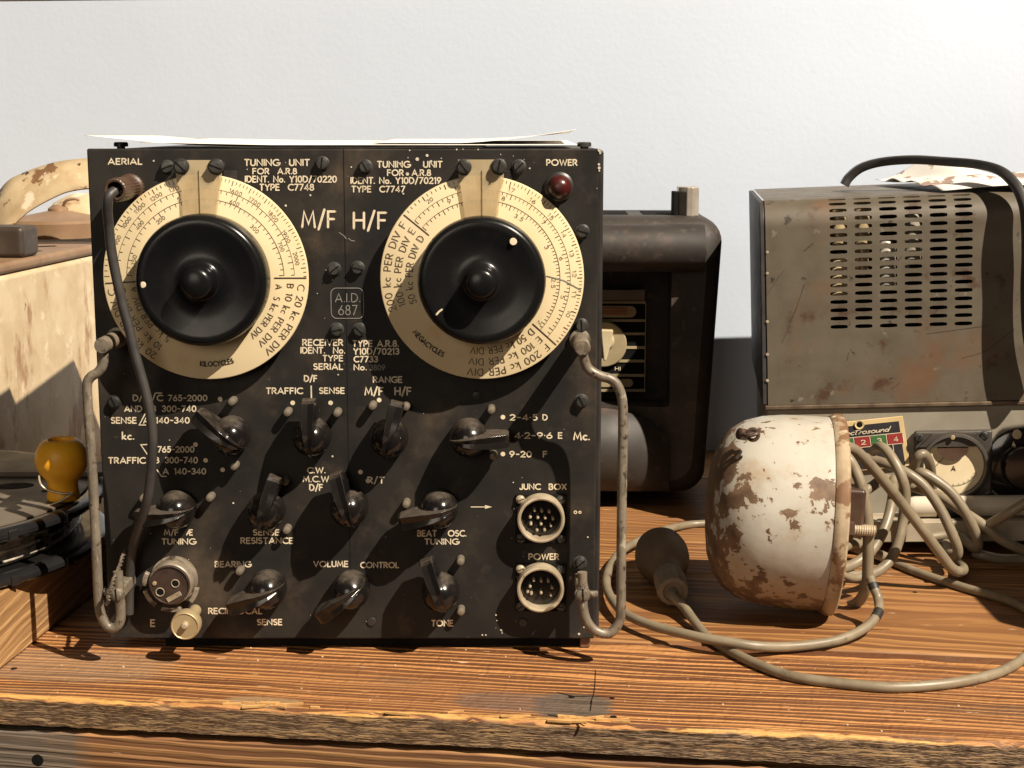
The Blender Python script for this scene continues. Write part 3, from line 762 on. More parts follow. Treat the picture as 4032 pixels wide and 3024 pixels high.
# cursor windows over the dials
t = NT('cursor_celluloid')
mixs = t.n('MixShader'); tr = t.n('BsdfTransparent'); tr.inputs[0].default_value = (.95, .88, .72, 1)
t.set(Base_Color=t.mix(t.step(t.noise(60, 4), .35, .7), (.66, .55, .36), (.54, .44, .28)), Roughness=.3)
mixs.inputs[0].default_value = .46
t.link(tr.outputs[0], mixs.inputs[1]); t.link(t.b.outputs[0], mixs.inputs[2])
t.link(mixs.outputs[0], t.t.nodes['Material Output'].inputs[0])
M_CURSOR = t.m
for view, poly, ln, scr, par in [('1', [(785, 262), (1150, 262), (1152, 420), (1138, 480), (1110, 712), (845, 712), (835, 500), (792, 425)], [(968, 345), (980, 706)], [(825, 312), (1100, 315)], dl[0]),
                                 ('2', [(1012, 258), (1378, 258), (1375, 430), (1352, 500), (1325, 712), (1068, 712), (1035, 480), (1018, 420)], [(1200, 345), (1202, 706)], [(1055, 318), (1335, 314)], dr[0])]:
    P = [H(view, x, y, -.0158) for x, y in poly]
    cw = MB().prism(P, (0, .0009, 0)).build('cursor_window', M_CURSOR, par, smooth=0)
    mb = MB(); line(mb, view, ln, 6, -.0160); mb.build('hairline', M_INK, cw, smooth=0, recalc=False)
    for x, y in scr:
        slotted(at(H(view, x, y, -.019), .0161), .0046, .0045)
        p = H(view, x, y, -.019)
        MB().lathe(at(p, 0), OUT, [(.0038, 0), (.0038, .0148)], 16).build('spacer', M_SCREW, rx)
for view, x0, y0, x1, y1 in (('1', 1170, 345, 1278, 430), ('2', 1378, 345, 1440, 430)):
    a, b = H(view, x0, y1), H(view, x1, y0)
    MB().box(a.x, b.x, -.002, -.0002, a.z, b.z).build('bracket', M_CASE, rx, bevel=.0004)

# indicator lamp
p = hit(*q('2', 1818, 478), -.016)
il = MB().lathe(at(p), OUT, [(.0102, 0), (.0102, .002), (.0088, .003), (.0082, .0032)], 32).build('indicator_lamp', M_CASE, rx)
t = NT('dark_red_jewel'); t.set(Base_Color=t.mix(t.step(t.noise(70, 4), .4, .75), (.05, .006, .005), (.03, .012, .01)), Roughness=t.range(t.noise(90), .3, .7, .2, .45))
MB().lathe(at(p), OUT, [(.0082, .0025), (.0082, .013), (.0076, .0165), (.0058, .0195), (.003, .0211), (0, .0215)], 32).build('jewel', t.m, il)
# aerial socket
p0 = hit(*q('1', 430, 455), -.004); p1 = hit(*q('1', 305, 500), -.0435)
ax = (p1 - Vector((p1.x, 0, p1.z))).normalized()
ae = MB().lathe(at(p1), OUT, [(.0098, .0), (.0098, .004), (.0082, .005), (.0082, .040), (.0078, .0428), (.0070, .0435), (.0058, .0432), (.0054, .041), (.0052, .020), (0, .0195)], 48, 1, -.04).build('aerial_socket', M_BROWN, rx, smooth=25)
MB().lathe(at(p1), OUT, [(.0012, .02), (.0012, .039), (0, .0395)], 10).build('contact_pin', M_NICKEL, ae)

# multi-pin sockets
for (fx0, fy0, fx1, fy1, cx, cy, pins, lab) in [(132, 47, 657, 552, 396, 312, [(330, 215), (405, 222), (483, 232), (285, 285), (363, 290), (440, 294), (520, 303), (292, 357), (397, 357), (500, 375), (355, 420), (433, 420)], 'twelve pin socket'),
                                           (132, 770, 657, 1258, 390, 1036, [(322, 940), (399, 948), (473, 950), (283, 1005), (512, 1018), (296, 1080), (397, 1072), (500, 1095), (258, 1060)], 'nine pin socket')]:
    a, b = H('S3', fx0, fy1, -.002), H('S3', fx1, fy0, -.002)
    so = MB().box(a.x, b.x, -.0022, -.0001, a.z, b.z).build('pin_socket', M_SLOT, rx, bevel=.0006)
    so['label'] = lab
    c_ = H('S3', cx, cy, -.014)
    MB().lathe(at(c_), OUT, [(.0172, .0022), (.0172, .0128), (.0168, .0140), (.0158, .0143), (.0148, .0139), (.0145, .013), (.0145, .0035)], 56).build('shell', M_NICKEL, so)
    MB().lathe(at(c_), OUT, [(.0145, .0034), (0, .0036)], 32).build('insulator', M_BAKE, so)
    for x, y in pins:
        pp = H('S3', x, y, -.0085)
        MB().lathe(at(pp), OUT, [(.0011, .0036), (.0011, .0076), (.0007, .0084), (0, .0086)], 10).build('pin', M_NICKEL, so)
    for i, (sx, sz) in enumerate(((a.x + .0036, b.z - .0036), (b.x - .0036, b.z - .0036), (a.x + .0036, a.z + .0036), (b.x - .0036, a.z + .0036))):
        slotted(Vector((sx, -.0022, sz)), .0027, .0018, M_NICKEL if i == 0 else M_SCREW, ang=.35 if i == 0 else None, parent=so)

M_SOCK = worn('worn_socket_metal', (.33, .28, .215), (.22, .18, .135), 80, (.3, .5), .35, [((.08, .055, .04), 110, .52, .66)])
# round three-hole socket and earth terminal
p = hit(*q('S2', 1110, 530), 0)
rs = MB().lathe(at(p), OUT, [(.0172, 0), (.0172, .0007), (.0160, .0009), (.0160, .0125), (.0154, .0145), (.0146, .0150)], 56).build('round_socket', M_SOCK, rx, smooth=42)
MB().lathe(at(p), OUT, [(.0147, .0146), (.0146, .0164), (.0138, .0168), (.0134, .0158), (0, .0158)], 48).build('insulator', worn('dark_insulator', (.03, .018, .014), (.05, .03, .023), 60, (.35, .5)), rs)
for x, y, r_ in ((1120, 612, .0031), (872, 752, .0033)):
    pp = H('S2', x, y, -.0162)
    ho = MB().lathe(at(pp), OUT, [(r_, .0159), (r_, .0164), (r_ * .86, .0165), (r_ * .8, .0162)], 24).build('hole_rim', M_NICKEL, rs)
    MB().lathe(at(pp), OUT, [(r_ * .82, .01605), (0, .0161)], 20).build('hole', M_SLOT, rs)
pp = H('S2', 780, 612, -.0162)
MB().lathe(at(pp), OUT, [(.0016, .0158), (.0014, .0166), (0, .0168)], 14).build('contact', M_BRASS, rs)
pp = H('S2', 1098, 830, -.0162); a = R(29)
MB().obox(at(pp, .0162), Vector((math.cos(a), 0, math.sin(a))) * .0058, Vector((0, .0004, 0)), Vector((-math.sin(a), 0, math.cos(a))) * .0018).build('key_plate', M_NICKEL, rs, bevel=.0003)
cF = H('S2', 1040, 640, -.012)
for a0, a1 in ((193, 233), (247, 290), (-42, -8), (152, 182)):
    poly = []
    for r_, seq in ((.0172, range(9)), (.0206, range(8, -1, -1))):
        for i in seq:
            a = R(a0 + (a1 - a0) * i / 8); poly.append((cF.x + r_ * math.cos(a), -.0075, cF.z + r_ * math.sin(a)))
    MB().prism(poly, (0, -.0048, 0)).build('lug', M_SOCK, rs, bevel=.0005)
p = H('S2', 1275, 1312, -.036)
et = MB().lathe(at(p), OUT, [(.0045, 0), (.0045, .026), (.0098, .0262), (.0106, .0275), (.0106, .034), (.0100, .0358), (.0094, .0362), (.0088, .0356), (0, .0356)], 48).build('earth_terminal', M_BRASS, rx, smooth=35)
pp = H('S2', 1262, 1318, -.040)
MB().lathe(at(pp), OUT, [(.0024, .0355), (.0024, .0385), (.0018, .0398), (0, .0401)], 18).build('stem', M_NICKEL, et)

# side handles
def handle(path, post, clamp, knuckle, d, lab):
    pts = []
    for i, pnt in enumerate(path):
        h_ = hit(*pnt, -d); pts.append(h_)
    hd = MB().tube(pts, .0035, 14, 8).build('side_handle', M_ROD, rx, smooth=60)
    hd['label'] = lab
    pp = hit(*post, -d - .006)
    MB().lathe(at(pp), OUT, [(.0075, 0), (.0075, .003), (.0056, .0035), (.0056, d + .005), (.0050, d + .0065), (0, d + .0067)], 28).build('post', M_ROD, hd)
    cc = hit(*clamp, -d - .004)
    slotted(at(cc, d + .0022), .0047, .0032, M_ROD, ang=math.pi / 2 + .03, parent=hd, name='clamp_screw')
    MB().obox(at(cc, d * .5), Vector((.0042, 0, 0)), Vector((0, d * .5, 0)), Vector((0, 0, .0042))).build('clamp_block', M_ROD, hd, bevel=.001)
    if knuckle: MB().lathe(hit(*knuckle, -d), Vector((1, 0, 0)), [(.0026, -.003), (.0026, .0035), (0, .0036)], 16).build('nut', M_ROD, hd)
handle([(2293.5, 1376), (2300, 1414), (2319, 1454), (2362, 1480), (2402, 1492), (2432, 1520), (2450, 1580), (2453, 1680), (2449, 1930), (2446, 2200), (2445, 2390), (2436, 2452), (2400, 2493), (2352, 2487), (2314, 2452), (2297, 2400), (2294, 2340), (2293, 2253)],
       (2293.5, 1370), (2295, 2342), (2334, 2340), .036, 'right handle of worn bare metal rod')
handle([(405, 1376), (407, 1425), (390, 1462), (358, 1484), (343, 1515), (346, 1600), (353, 1700), (361, 1800), (369, 1960), (376, 2096), (382, 2230), (388, 2350), (398, 2420), (425, 2466), (455, 2470), (474, 2440), (474, 2380), (468, 2320), (464, 2250)],
       (401, 1362), (458, 2342), (428, 2330), .036, 'left handle of worn bare metal rod')
# small thumb screws on top of the case
for k, x, y in (('1', 355, 158), ('2', 2012, 152)):
    p = H(k, x, y, .05)
    MB().lathe(Vector((p.x, .05, PZ1 - .0014)), (0, 0, 1), [(.003, 0), (.003, .002), (.0052, .0022), (.0052, .0046), (.0044, .0054), (0, .0055)], 20).build('thumb_screw', M_SCREW, rx)

# ------------------------------------------------------------------ black cord on the receiver, twisted wire, papers
cord = [('1', 305, 505, .046), ('1', 262, 545, .050), ('1', 250, 600, .050), ('1', 248, 680, .048), ('1', 260, 800, .044), ('1', 275, 950, .042), ('1', 310, 1150, .041), ('1', 370, 1420, .040), ('1', 420, 1600, .040),
        ('3', 455, 150, .040), ('3', 520, 380, .040), ('3', 575, 600, .040), ('3', 603, 800, .040), ('3', 598, 1050, .038), ('3', 570, 1300, .034), ('3', 525, 1480, .028), ('5', 470, 430, .020), ('5', 440, 560, .012), ('5', 425, 750, .008), ('5', 420, 900, .006), ('5', 418, 1040, .006)]
o = MB().tube([hit(*q(k, x, y), -d) for k, x, y, d in cord], .0034, 14, 6).build('aerial_cord', M_RUBBER, None, smooth=60)
tag(o, 'thick black cord hanging from the aerial socket across the left dial', 'cord')
tw = MB()
base = spline([hit(*q(k, x, y), -d) for k, x, y, d in [('S2', 330, 40, .010), ('S2', 265, 160, .016), ('S2', 225, 290, .024), ('S2', 170, 430, .036), ('S2', 110, 560, .043), ('S2', 70, 700, .046), ('S2', 20, 760, .046), ('S2', 30, 890, .046), ('S2', -20, 960, .044)]], 8)
for s_ in (0, 1):
    tw.tube([p + Vector((math.cos(i * .9 + s_ * math.pi), .3 * math.sin(i * .9), math.sin(i * .9 + s_ * math.pi))) * .0008 for i, p in enumerate(base)], .0009, 8, 2)
o = tw.build('twisted_wire', worn('wire_braid', (.10, .075, .052), (.055, .04, .028), 300, (.5, .7)), None, smooth=60)
tag(o, 'short frayed twisted wire tied round the left side handle', 'wire')

def sheet(name, x0, x1, y0, y1, zf, label, mat=M_PAPER, M=None, nx=40, ny=20):
    mb = MB().grid(nx, ny, lambda u, v: (x0 + (x1 - x0) * u, y0 + (y1 - y0) * v, zf(u, v)))
    o = mb.build(name, mat, None, smooth=60, solid=.0003)
    if M is not None: o.matrix_world = M
    return tag(o, label, 'paper')
Z0 = PZ1 + .0002
sheet('paper_sheet', -.302, -.02, .012, .225, lambda u, v: Z0 + .0006 + max(0, .42 - u) ** 1.6 * .034 * (1 - .25 * v) + .0008 * v, 'white paper sheet on the receiver with its lifted left corner')
sheet('paper_sheet', -.262, .046, .008, .24, lambda u, v: Z0 + .0022 + .0018 * max(0, .3 - u) / .3 + .0012 * v, 'white paper sheet lying flattest along the top of the receiver')
sheet('paper_sheet', -.10, .0455, .022, .21, lambda u, v: Z0 + .0036 + max(0, u - .42) ** 1.5 * .021 * (1 - .5 * v) + .0012 * v, 'white paper sheet on the receiver with its lifted right corner')

# ------------------------------------------------------------------ battery box at the left
TB = Matrix.Translation((-.483, .50, 0)) @ Matrix.Rotation(-PHI + R(.6), 4, 'Z')
M_CREAM = worn('aged_cream_paint', (.60, .48, .31), (.50, .375, .22), 24, (.4, .6), 0, [((.70, .58, .40), 34, .55, .68), ((.30, .165, .075), 24, .52, .66, (1, 1, .45)), ((.09, .055, .035), 42, .66, .69, (1, 1, .5))], (40, .15, .001))
M_LIDTIN = worn('brown_tin', (.30, .19, .11), (.22, .13, .07), 18, (.45, .65), .1, [((.12, .07, .04), 22, .58, .75)])
bb = empty('battery_box', 'cream metal box with brown lid and arched carrying handle behind the receiver', 'box', TB)
I = TB.inverted()
MB().box(-.42, 0, -.20, .17, .0, .2395).build('body', M_CREAM, bb, bevel=.006, seg=3)
MB().box(-.421, .001, -.201, .171, .2400, .2515).build('lid', M_LIDTIN, bb, bevel=.005, seg=3)
def top(k, x, y, z=.2515): return I @ ground(*q(k, x, y), z)
def slot_(a, b, wd):
    A, B = top('R1', *a), top('R1', *b)
    d = (B - A).normalized(); n = Vector((-d.y, d.x, 0))
    MB().prism([A + n * wd, A - n * wd, B - n * wd, B + n * wd], (0, 0, .0003)).build('slot', M_SLOT, bb, smooth=0)
slot_((100, 985), (455, 972), .006); slot_((190, 1020), (338, 1012), .004)
cp = top('R1', 485, 895)
MB().lathe(cp, (0, 0, 1), [(.058, 0), (.060, .001), (.060, .018), (.057, .0215), (.035, .0265), (.012, .031), (.0115, .034), (.006, .038), (0, .038)], 48).build('filler_cap', M_LIDTIN, bb, smooth=35)
MB().tube([cp + Vector((.006, 0, .034)), cp + Vector((.012, -.004, .043)), cp + Vector((.022, -.004, .0455)), cp + Vector((.028, -.002, .0445))], .0018, 8, 5).build('cap_wire', M_LIDTIN, bb)
MB().lathe(top('R1', 720, 870), (0, 0, 1), [(.05, 0), (.05, .02), (.04, .038), (.02, .049), (0, .052)], 40).build('vent_cap', M_CREAM, bb)
kb_ = top('R1', -10, 1070)
MB().box(kb_.x - .05, kb_.x + .026, kb_.y, kb_.y + .04, .2518, .283).build('latch_block', worn('latch_brown', (.04, .028, .02), (.06, .042, .03), 40), bb, bevel=.005, seg=3)
# arched strap handle, leaning
hp = []
for (x, y), (x2, y2) in (((-160, 990), (-60, 1090)), ((-90, 700), (40, 880)), ((40, 470), (130, 780)), ((200, 375), (260, 672)), ((420, 300), (470, 560)), ((600, 270), (600, 518)), ((760, 262), (770, 500)), ((950, 290), (930, 520)), ((1150, 420), (1090, 620)), ((1300, 620), (1220, 760))):
    hp.append((I @ hit(*q('R1', x, y), .62), I @ hit(*q('R1', x2, y2), .585)))
sA, sB = spline([a for a, b in hp], 6), spline([b for a, b in hp], 6)
n_ = len(sA)
mb = MB().grid(n_ - 1, 4, lambda u, v: tuple(sA[round(u * (n_ - 1))].lerp(sB[round(u * (n_ - 1))], v)))
mb.build('carry_handle', worn('chipped_cream_strap', (.56, .44, .27), (.44, .32, .18), 26, (.4, .6), 0, [((.70, .60, .44), 40, .56, .66), ((.20, .105, .05), 30, .57, .61), ((.10, .06, .04), 70, .62, .65)], (60, .3, .001)), bb, smooth=30, solid=.0022)

# ------------------------------------------------------------------ crate, reel, insulator
M_CRATE = wood_material('crate_wood', (.45, .27, .12), (.27, .145, .06), .007, (.08, -.05), .1, .005, axis=2, redder=(.36, .2, .085), contrast=(.2, .85))
cr = empty('wooden_crate', 'low rough wooden crate at the left edge under the black reel', 'crate', Matrix.Translation((-.3575, .02, 0)) @ Matrix.Rotation(R(-6.2) - math.pi / 2, 4, 'Z'))
MB().box(-.26, .20, -.014, 0, .001, .0535).build('side_board', M_CRATE, cr, bevel=.0015)
MB().box(-.26, .20, -.32, -.0142, .004, .046).build('inner_boards', M_CRATE, cr, bevel=.001)
MB().box(.2005, .214, -.32, -.001, .001, .0535).build('side_board', M_CRATE, cr, bevel=.0015)
RC = Vector((-.50, .085, 0))
M_GLOSS = worn('gloss_black_enamel', (.010, .010, .011), (.018, .017, .016), 30, (.14, .28), 0, [((.06, .05, .04), 40, .62, .85)])
M_REELTOP = worn('worn_reel_plate', (.15, .125, .095), (.10, .08, .06), 22, (.45, .65), .1, [((.05, .04, .03), 18, .6, .8)])
re = empty('wire_reel', 'gloss black reel wound with wire lying flat on the wooden crate', 'reel', Matrix.Translation(RC))
for z0 in (.0545, .0885):
    fl = MB().lathe((0, 0, z0), (0, 0, 1), [(.0, .001), (.160, .001), (.166, -.0006), (.1725, .0003), (.1755, .003), (.1755, .006), (.1725, .0087), (.166, .0094), (.160, .0078), (.0, .0078)], 96).build('flange', M_GLOSS, re)
    for a in range(0, 360, 9):
        ca, sa = math.cos(R(a)), math.sin(R(a))
        if a % 18: continue
        MB().obox(Vector((ca * .1755, sa * .1755, z0 + .0044)), Vector((-sa, ca, 0)) * .004, Vector((ca, sa, 0)) * .0009, Vector((0, 0, .0036))).build('rim_clip', M_GLOSS, fl, bevel=.0006)
wd_ = MB().lathe((0, 0, .0645), (0, 0, 1), [(.148, 0), (.1495, .012), (.148, .0238)], 64)
for i in range(10):
    z = .0658 + i * .00235
    r_ = .1505 + .0035 * math.sin(i * 2.1)
    wd_.tube([(math.cos(R(a)) * r_, math.sin(R(a)) * r_, z + .0006 * math.sin(a * .05 + i)) for a in range(-110, 120, 5)], .0011, 6, 1)
wd_.build('wire_winding', worn('winding_wire', (.62, .55, .45), (.22, .18, .14), 90, (.3, .45), .3, [((.03, .025, .02), 60, .5, .6)]), re, smooth=60)
MB().lathe((0, 0, .0972), (0, 0, 1), [(.162, 0), (.162, .0014), (.150, .0022), (0, .0022)], 80).build('top_plate', M_REELTOP, re)
for x, y, x2, y2, w_ in ((-40, 378, 235, 366, .010), (285, 408, 335, 405, .003), (600, 372, 725, 356, .006), (600, 440, 725, 436, .003)):
    A, B = ground(*q('T', x, y), .0996) - RC, ground(*q('T', x2, y2), .0996) - RC
    if max(A.length, B.length) > .19: continue
    d = (B - A).normalized(); n = Vector((-d.y, d.x, 0)); m_ = (A + B) / 2; L_ = (B - A).length / 2
    mb = MB().prism([(m_.x + d.x * L_ * math.cos(R(t_)) + n.x * w_ * math.sin(R(t_)), m_.y + d.y * L_ * math.cos(R(t_)) + n.y * w_ * math.sin(R(t_)), .09945) for t_ in range(0, 360, 15)], (0, 0, .0003)); mb.build('plate_slot', M_SLOT, re, smooth=0)
A = ground(*q('T', 20, 300), .10) - RC; 
MB().box(A.x - .09, A.x + .10, A.y - .004, A.y + .035, .0995, .1035).build('cover_strip', M_REELTOP, re, bevel=.001)
pc = ground(*q('T', 438, 462), .0996)
o = MB().lathe(pc, (0, 0, 1), [(0, 0), (.0118, 0), (.0126, .0012), (.0122, .004), (.0112, .009), (.0114, .0135), (.0128, .0165), (.0165, .0205), (.0192, .0265), (.0200, .0315), (.0190, .0380), (.0162, .0432), (.0128, .0462), (.0106, .0472), (.0096, .0468), (.0092, .0445), (.0105, .036), (0, .034)], 48).build('insulator', M_MUSTARD, None, smooth=60)
tag(o, 'mustard yellow mushroom shaped ceramic insulator standing on the reel', 'insulator')
def TT(x, y, dy=0.0): return hit(*q('T', x, y), pc.y + dy)
o = MB().tube([TT(268, 300, -.013), TT(272, 340, -.014), TT(290, 375, -.0145), TT(335, 402, -.0148), TT(430, 425, -.0155), TT(500, 420, -.014), TT(470, 442, -.0165), TT(420, 475, -.0165), TT(340, 505, -.017), TT(250, 535, -.02), TT(150, 558, -.022), TT(60, 575, -.024), TT(-60, 578, -.024)], .0009, 8, 6).build('tie_wire', worn('tie_wire_metal', (.5, .42, .3), (.35, .28, .2), 120, (.3, .45), .5), None, smooth=60)
tag(o, 'thin bare wire looped round the neck of the yellow insulator', 'wire')

# ------------------------------------------------------------------ dark bakelite table radio behind
M_BODY = worn('dark_bakelite_case', (.023, .019, .0165), (.036, .029, .024), 18, (.52, .68), 0, [((.085, .055, .042), 26, .52, .76), ((.075, .06, .052), 80, .56, .74), ((.5, .4, .28), 120, .74, .77)], (90, .08, .0005))
M_RECESS = worn('dark_recess', (.016, .012, .010), (.022, .017, .014), 20, (.45, .6))
PM = Matrix.Translation((0, .425, 0)) @ Matrix.Rotation(R(-1.5), 4, 'Z')
tr_ = empty('table_radio', 'dark brown rounded valve radio with chrome handle half hidden behind the receiver', 'radio', PM)
def PH(k, x, y, d=0.0): return H(k, x, y, d, PM)
xr = PH('R3', 600, 800).x; zt = PH('R3', 300, 300).z; zb = .012
xr2 = PH('R3', 545, 1470).x; zi0 = PH('R3', 300, 1110).z; zi1 = PH('R3', 300, 500).z; xi = PH('R3', 380, 700).x
# outer shell: a rounded section swept in depth
def rsec(x0, x1, z0, z1, r, taper=0.0):
    out = []
    for cx, cz, a in ((x1 - r, z1 - r, 0), (x0 + r, z1 - r, 90), (x0 + r, z0 + r, 180), (x1 - r - taper, z0 + r, 270)):
        out += arc(cx, cz, r, r, a, a + 90, 7)
    return out
sec = rsec(-.17, xr, zb, zt + .004, .026, taper=.012)
st_ = []
for d, ins in ((.030, .012), (.012, .0), (-.002, .0)): pass
vs = []
prof = [(.0, .016), (.004, .008), (.012, .002), (.022, 0), (.13, 0), (.148, .004), (.152, .012)]
mb = MB()
cxm, czm = (-.17 + xr) / 2, (zb + zt) / 2
rows = []
for d, ins in prof:
    row = []
    for x, z in sec:
        kx = 1 - ins / ((xr + .17) / 2); kz = 1 - ins / ((zt - zb) / 2)
        row.append((cxm + (x - cxm) * kx, d, czm + (z - czm) * kz))
    rows.append(row)
n_ = len(sec)
mb.add([p for r_ in rows for p in r_], [(i * n_ + k, i * n_ + (k + 1) % n_, (i + 1) * n_ + (k + 1) % n_, (i + 1) * n_ + k) for i in range(len(rows) - 1) for k in range(n_)] + [tuple((len(rows) - 1) * n_ + k for k in range(n_))])
# front ring closing in to the recess opening
op = rsec(-.14, xi, zi0, zi1, .004)
hole = [(x, .002, z) for x, z in op]; back = [(x, .045, z) for x, z in op]
m0 = len(rows[0])
mb.add(rows[0] + hole + back, [(k, (k + 1) % m0, m0 + (k + 1) % m0, m0 + k) for k in range(m0)] + [(m0 + k, m0 + (k + 1) % m0, 2 * m0 + (k + 1) % m0, 2 * m0 + k) for k in range(m0)] + [tuple(2 * m0 + k for k in range(m0))])
mb.build('case', M_BODY, tr_, smooth=45)
MB().tube([(-.165, -.004, zt - .026), (0, -.004, zt - .026), (xi + .03, -.004, zt - .026)], .0235, 28, 4).build('top_roll', M_BODY, tr_, smooth=60)
a = PH('R3', 65, 1480, -.012); b = PH('R3', 375, 1112, -.004)
g = MB().grid(24, 24, lambda u, v: (-.15 + (b.x + .15) * (u if v > .0 else u), -.006 - .026 * math.sin(math.pi * min(1, v * 1.0)) ** .7 * (1 - max(0, (u - .72) / .28) ** 2.4), a.z + (b.z - a.z) * v * (1 - .34 * max(0, (u - .76) / .24) ** 2.2)))
g.build('grille_bulge', M_BODY, tr_, smooth=60)
# louvre squares on top
for x0, x1 in ((75, 190), (255, 400)):
    A = I; p0_ = PH('R3', x0, 285, .05); p1_ = PH('R3', x1, 285, .05)
    MB().box(p0_.x, p1_.x, .045, .105, zt + .0035, zt + .0046).build('louvre', M_SLOT, tr_, smooth=0)
# chrome handle bracket
M_CHROME = worn('aged_chrome', (.46, .41, .35), (.36, .32, .27), 40, (.16, .34), .35, [((.25, .2, .15), 60, .62, .8)])
x0, x1 = PH('R3', 410, 290, .03).x, PH('R3', 500, 290, .03).x
zt2 = PH('R3', 450, 150, .03).z
hb = MB().prism([(x0, .058, zt + .003), (x0, .036, zt + .003), (x0 + .006, .029, zt + .003), (x0 + .0075, .0245, zt + .003), (x0 + .0145, .0245, zt + .003), (x0 + .016, .029, zt + .003), (x1, .034, zt + .003), (x1, .058, zt + .003)], (0, 0, zt2 - zt - .003))
hb.add([], [])
hb.build('handle_bracket', M_CHROME, tr_, bevel=.0014, seg=3)
MB().box(x0 - .0055, x0 - .0003, .030, .056, zt + .003, zt2 - .005).build('handle_end', M_SLOT, tr_, bevel=.001)
# dial plate deep in the recess
dy = .036
M_STRIPE = worn('cream_stripe', (.34, .28, .17), (.28, .23, .135), 60, (.4, .5))
a, b = PH('S5', -160, 1497, dy), PH('S5', 545, 530, dy)
dp = MB().box(a.x, b.x, dy, dy + .004, a.z, b.z).build('dial_plate', M_SLOT, tr_, smooth=0)
s_ = MB()
for y in (525, 722, 866, 1015, 1162, 1318, 1482):
    p0_, p1_ = PH('S5', -160, y + 14, dy), PH('S5', 528, y - 12, dy)
    s_.box(p0_.x, p1_.x, dy - .0012, dy - .0001, p0_.z, p1_.z)
p0_, p1_ = PH('S5', 515, 1497, dy), PH('S5', 538, 530, dy)
s_.box(p0_.x, p1_.x, dy - .0016, dy - .0002, p0_.z, p1_.z)
s_.build('stripe', M_STRIPE, dp, smooth=0)
p0_, p1_ = PH('S5', -160, 500, dy), PH('S5', 520, 390, dy)
MB().box(p0_.x, p1_.x, dy - .002, dy, p0_.z, p1_.z).build('header', worn('header_metal', (.2, .165, .13), (.16, .13, .1), 40), dp, smooth=0)
def pill(x0, x1, y0, y1, d, mat, name):
    A, B = PH('S5', x0, y1, d), PH('S5', x1, y0, d); r_ = (B.z - A.z) / 2
    pts = arc(B.x - r_, A.z + r_, r_, r_, -90, 90, 10)
    return MB().prism([(A.x, d, A.z)] + [(x, d, z) for x, z in pts] + [(A.x, d, B.z)], (0, .001, 0)).build(name, mat, dp, smooth=0)
pill(-150, 432, 567, 690, dy - .0028, M_STRIPE, 'scale_window')
mb = MB()
for y in (590, 622, 650):
    A, B = PH('S5', -120, y + 8, dy), PH('S5', 328, y - 6, dy); mb.box(A.x, B.x, dy - .0036, dy - .0030, A.z, B.z)
mb.build('scale_lines', worn('orange_ink', (.42, .13, .05), (.36, .12, .05), 60), dp, smooth=0)
pill(-150, 395, 1362, 1447, dy - .0028, M_STRIPE, 'lower_window')
kc_ = PH('S5', 75, 985, dy - .006)
kd_ = MB().lathe((kc_.x, dy - .002, kc_.z), OUT, [(.0235, 0), (.0235, .003), (.0225, .004), (0, .004)], 56).build('tuning_disc', M_STRIPE, tr_)
M_IVORY = worn('ivory_plastic', (.52, .45, .30), (.46, .38, .24), 30, (.25, .35))
MB().lathe((kc_.x + .001, dy - .006, kc_.z + .004), OUT, [(.0098, 0), (.0095, .007), (.0075, .0095), (0, .010)], 32).build('tuning_knob', M_IVORY, kd_)
MB().prism([(kc_.x - .0005, dy - .0155, kc_.z - .0150), (kc_.x + .0025, dy - .0155, kc_.z - .0140), (kc_.x + .0068, dy - .0155, kc_.z + .0040), (kc_.x + .0092, dy - .0155, kc_.z + .0170), (kc_.x - .0040, dy - .0155, kc_.z + .0175), (kc_.x - .0025, dy - .0155, kc_.z + .0030)], (0, -.008, 0)).build('knob_grip', M_IVORY, kd_, bevel=.0016)
mb = MB(); text(mb, 'S5', 'HI', 200, 255, 1266, 36, dy - .0003, M=PM, wt=.2); mb.build('lettering', M_LETTER, dp, smooth=0, recalc=False)

# ------------------------------------------------------------------ grey amplifier at the right
AM = Matrix.Translation((.2365, .30, .1285)) @ Matrix.Rotation(-PHI, 4, 'Z') @ Matrix.Rotation(R(-2.5), 4, 'Y')
M_GREY = worn('olive_grey_enamel', (.108, .091, .066), (.086, .070, .050), 30, (.42, .6), 0, [((.125, .070, .038), 12, .50, .70), ((.06, .03, .016), 32, .56, .68), ((.03, .022, .015), 75, .63, .69), ((.17, .145, .11), 55, .64, .7), ((.15, .125, .09), 40, .64, .8)], (420, .16, .0004))
M_GREY2 = worn('grey_panel_enamel', (.27, .245, .195), (.225, .20, .158), 30, (.4, .55), 0, [((.09, .07, .05), 40, .68, .78), ((.2, .18, .14), 16, .6, .8)], (420, .12, .0004))
amp = empty('amplifier', 'olive grey metal amplifier with rows of vent slots, a meter and a black knob', 'amplifier', AM)
def AH(k, x, y, d=0.0): return H(k, x, y, d, AM)
HT = AH('R4', 125, 447).z + .0005; W = .36; RR = .024; DEP = .27
S0 = HT - RR; SL = RR * math.pi / 2
def prof_(s):
    if s <= S0: return Vector((0, s)), Vector((1, 0))
    t = (s - S0) / RR
    if t < math.pi / 2: return Vector((RR * (1 - math.cos(t)), S0 + RR * math.sin(t))), Vector((math.cos(t), -math.sin(t)))
    return Vector((RR + (s - S0 - SL), HT)), Vector((0, -1))
def skin(u, s, inn=0.0):
    p, n = prof_(s)
    return Vector((u, p.x + n.x * inn, p.y + n.y * inn))
sx0 = AH('R4', 610, 1187); PU, PS = .02195, .00757
NC, NR = 6, 18
ub, sb = sx0.x - PU / 2, sx0.z - PS / 2
mb = MB()
def patch_(u0, u1, s0, s1, nu, ns): mb.grid(nu, ns, lambda a, b: skin(u0 + (u1 - u0) * a, s0 + (s1 - s0) * b))
se = sb + NR * PS
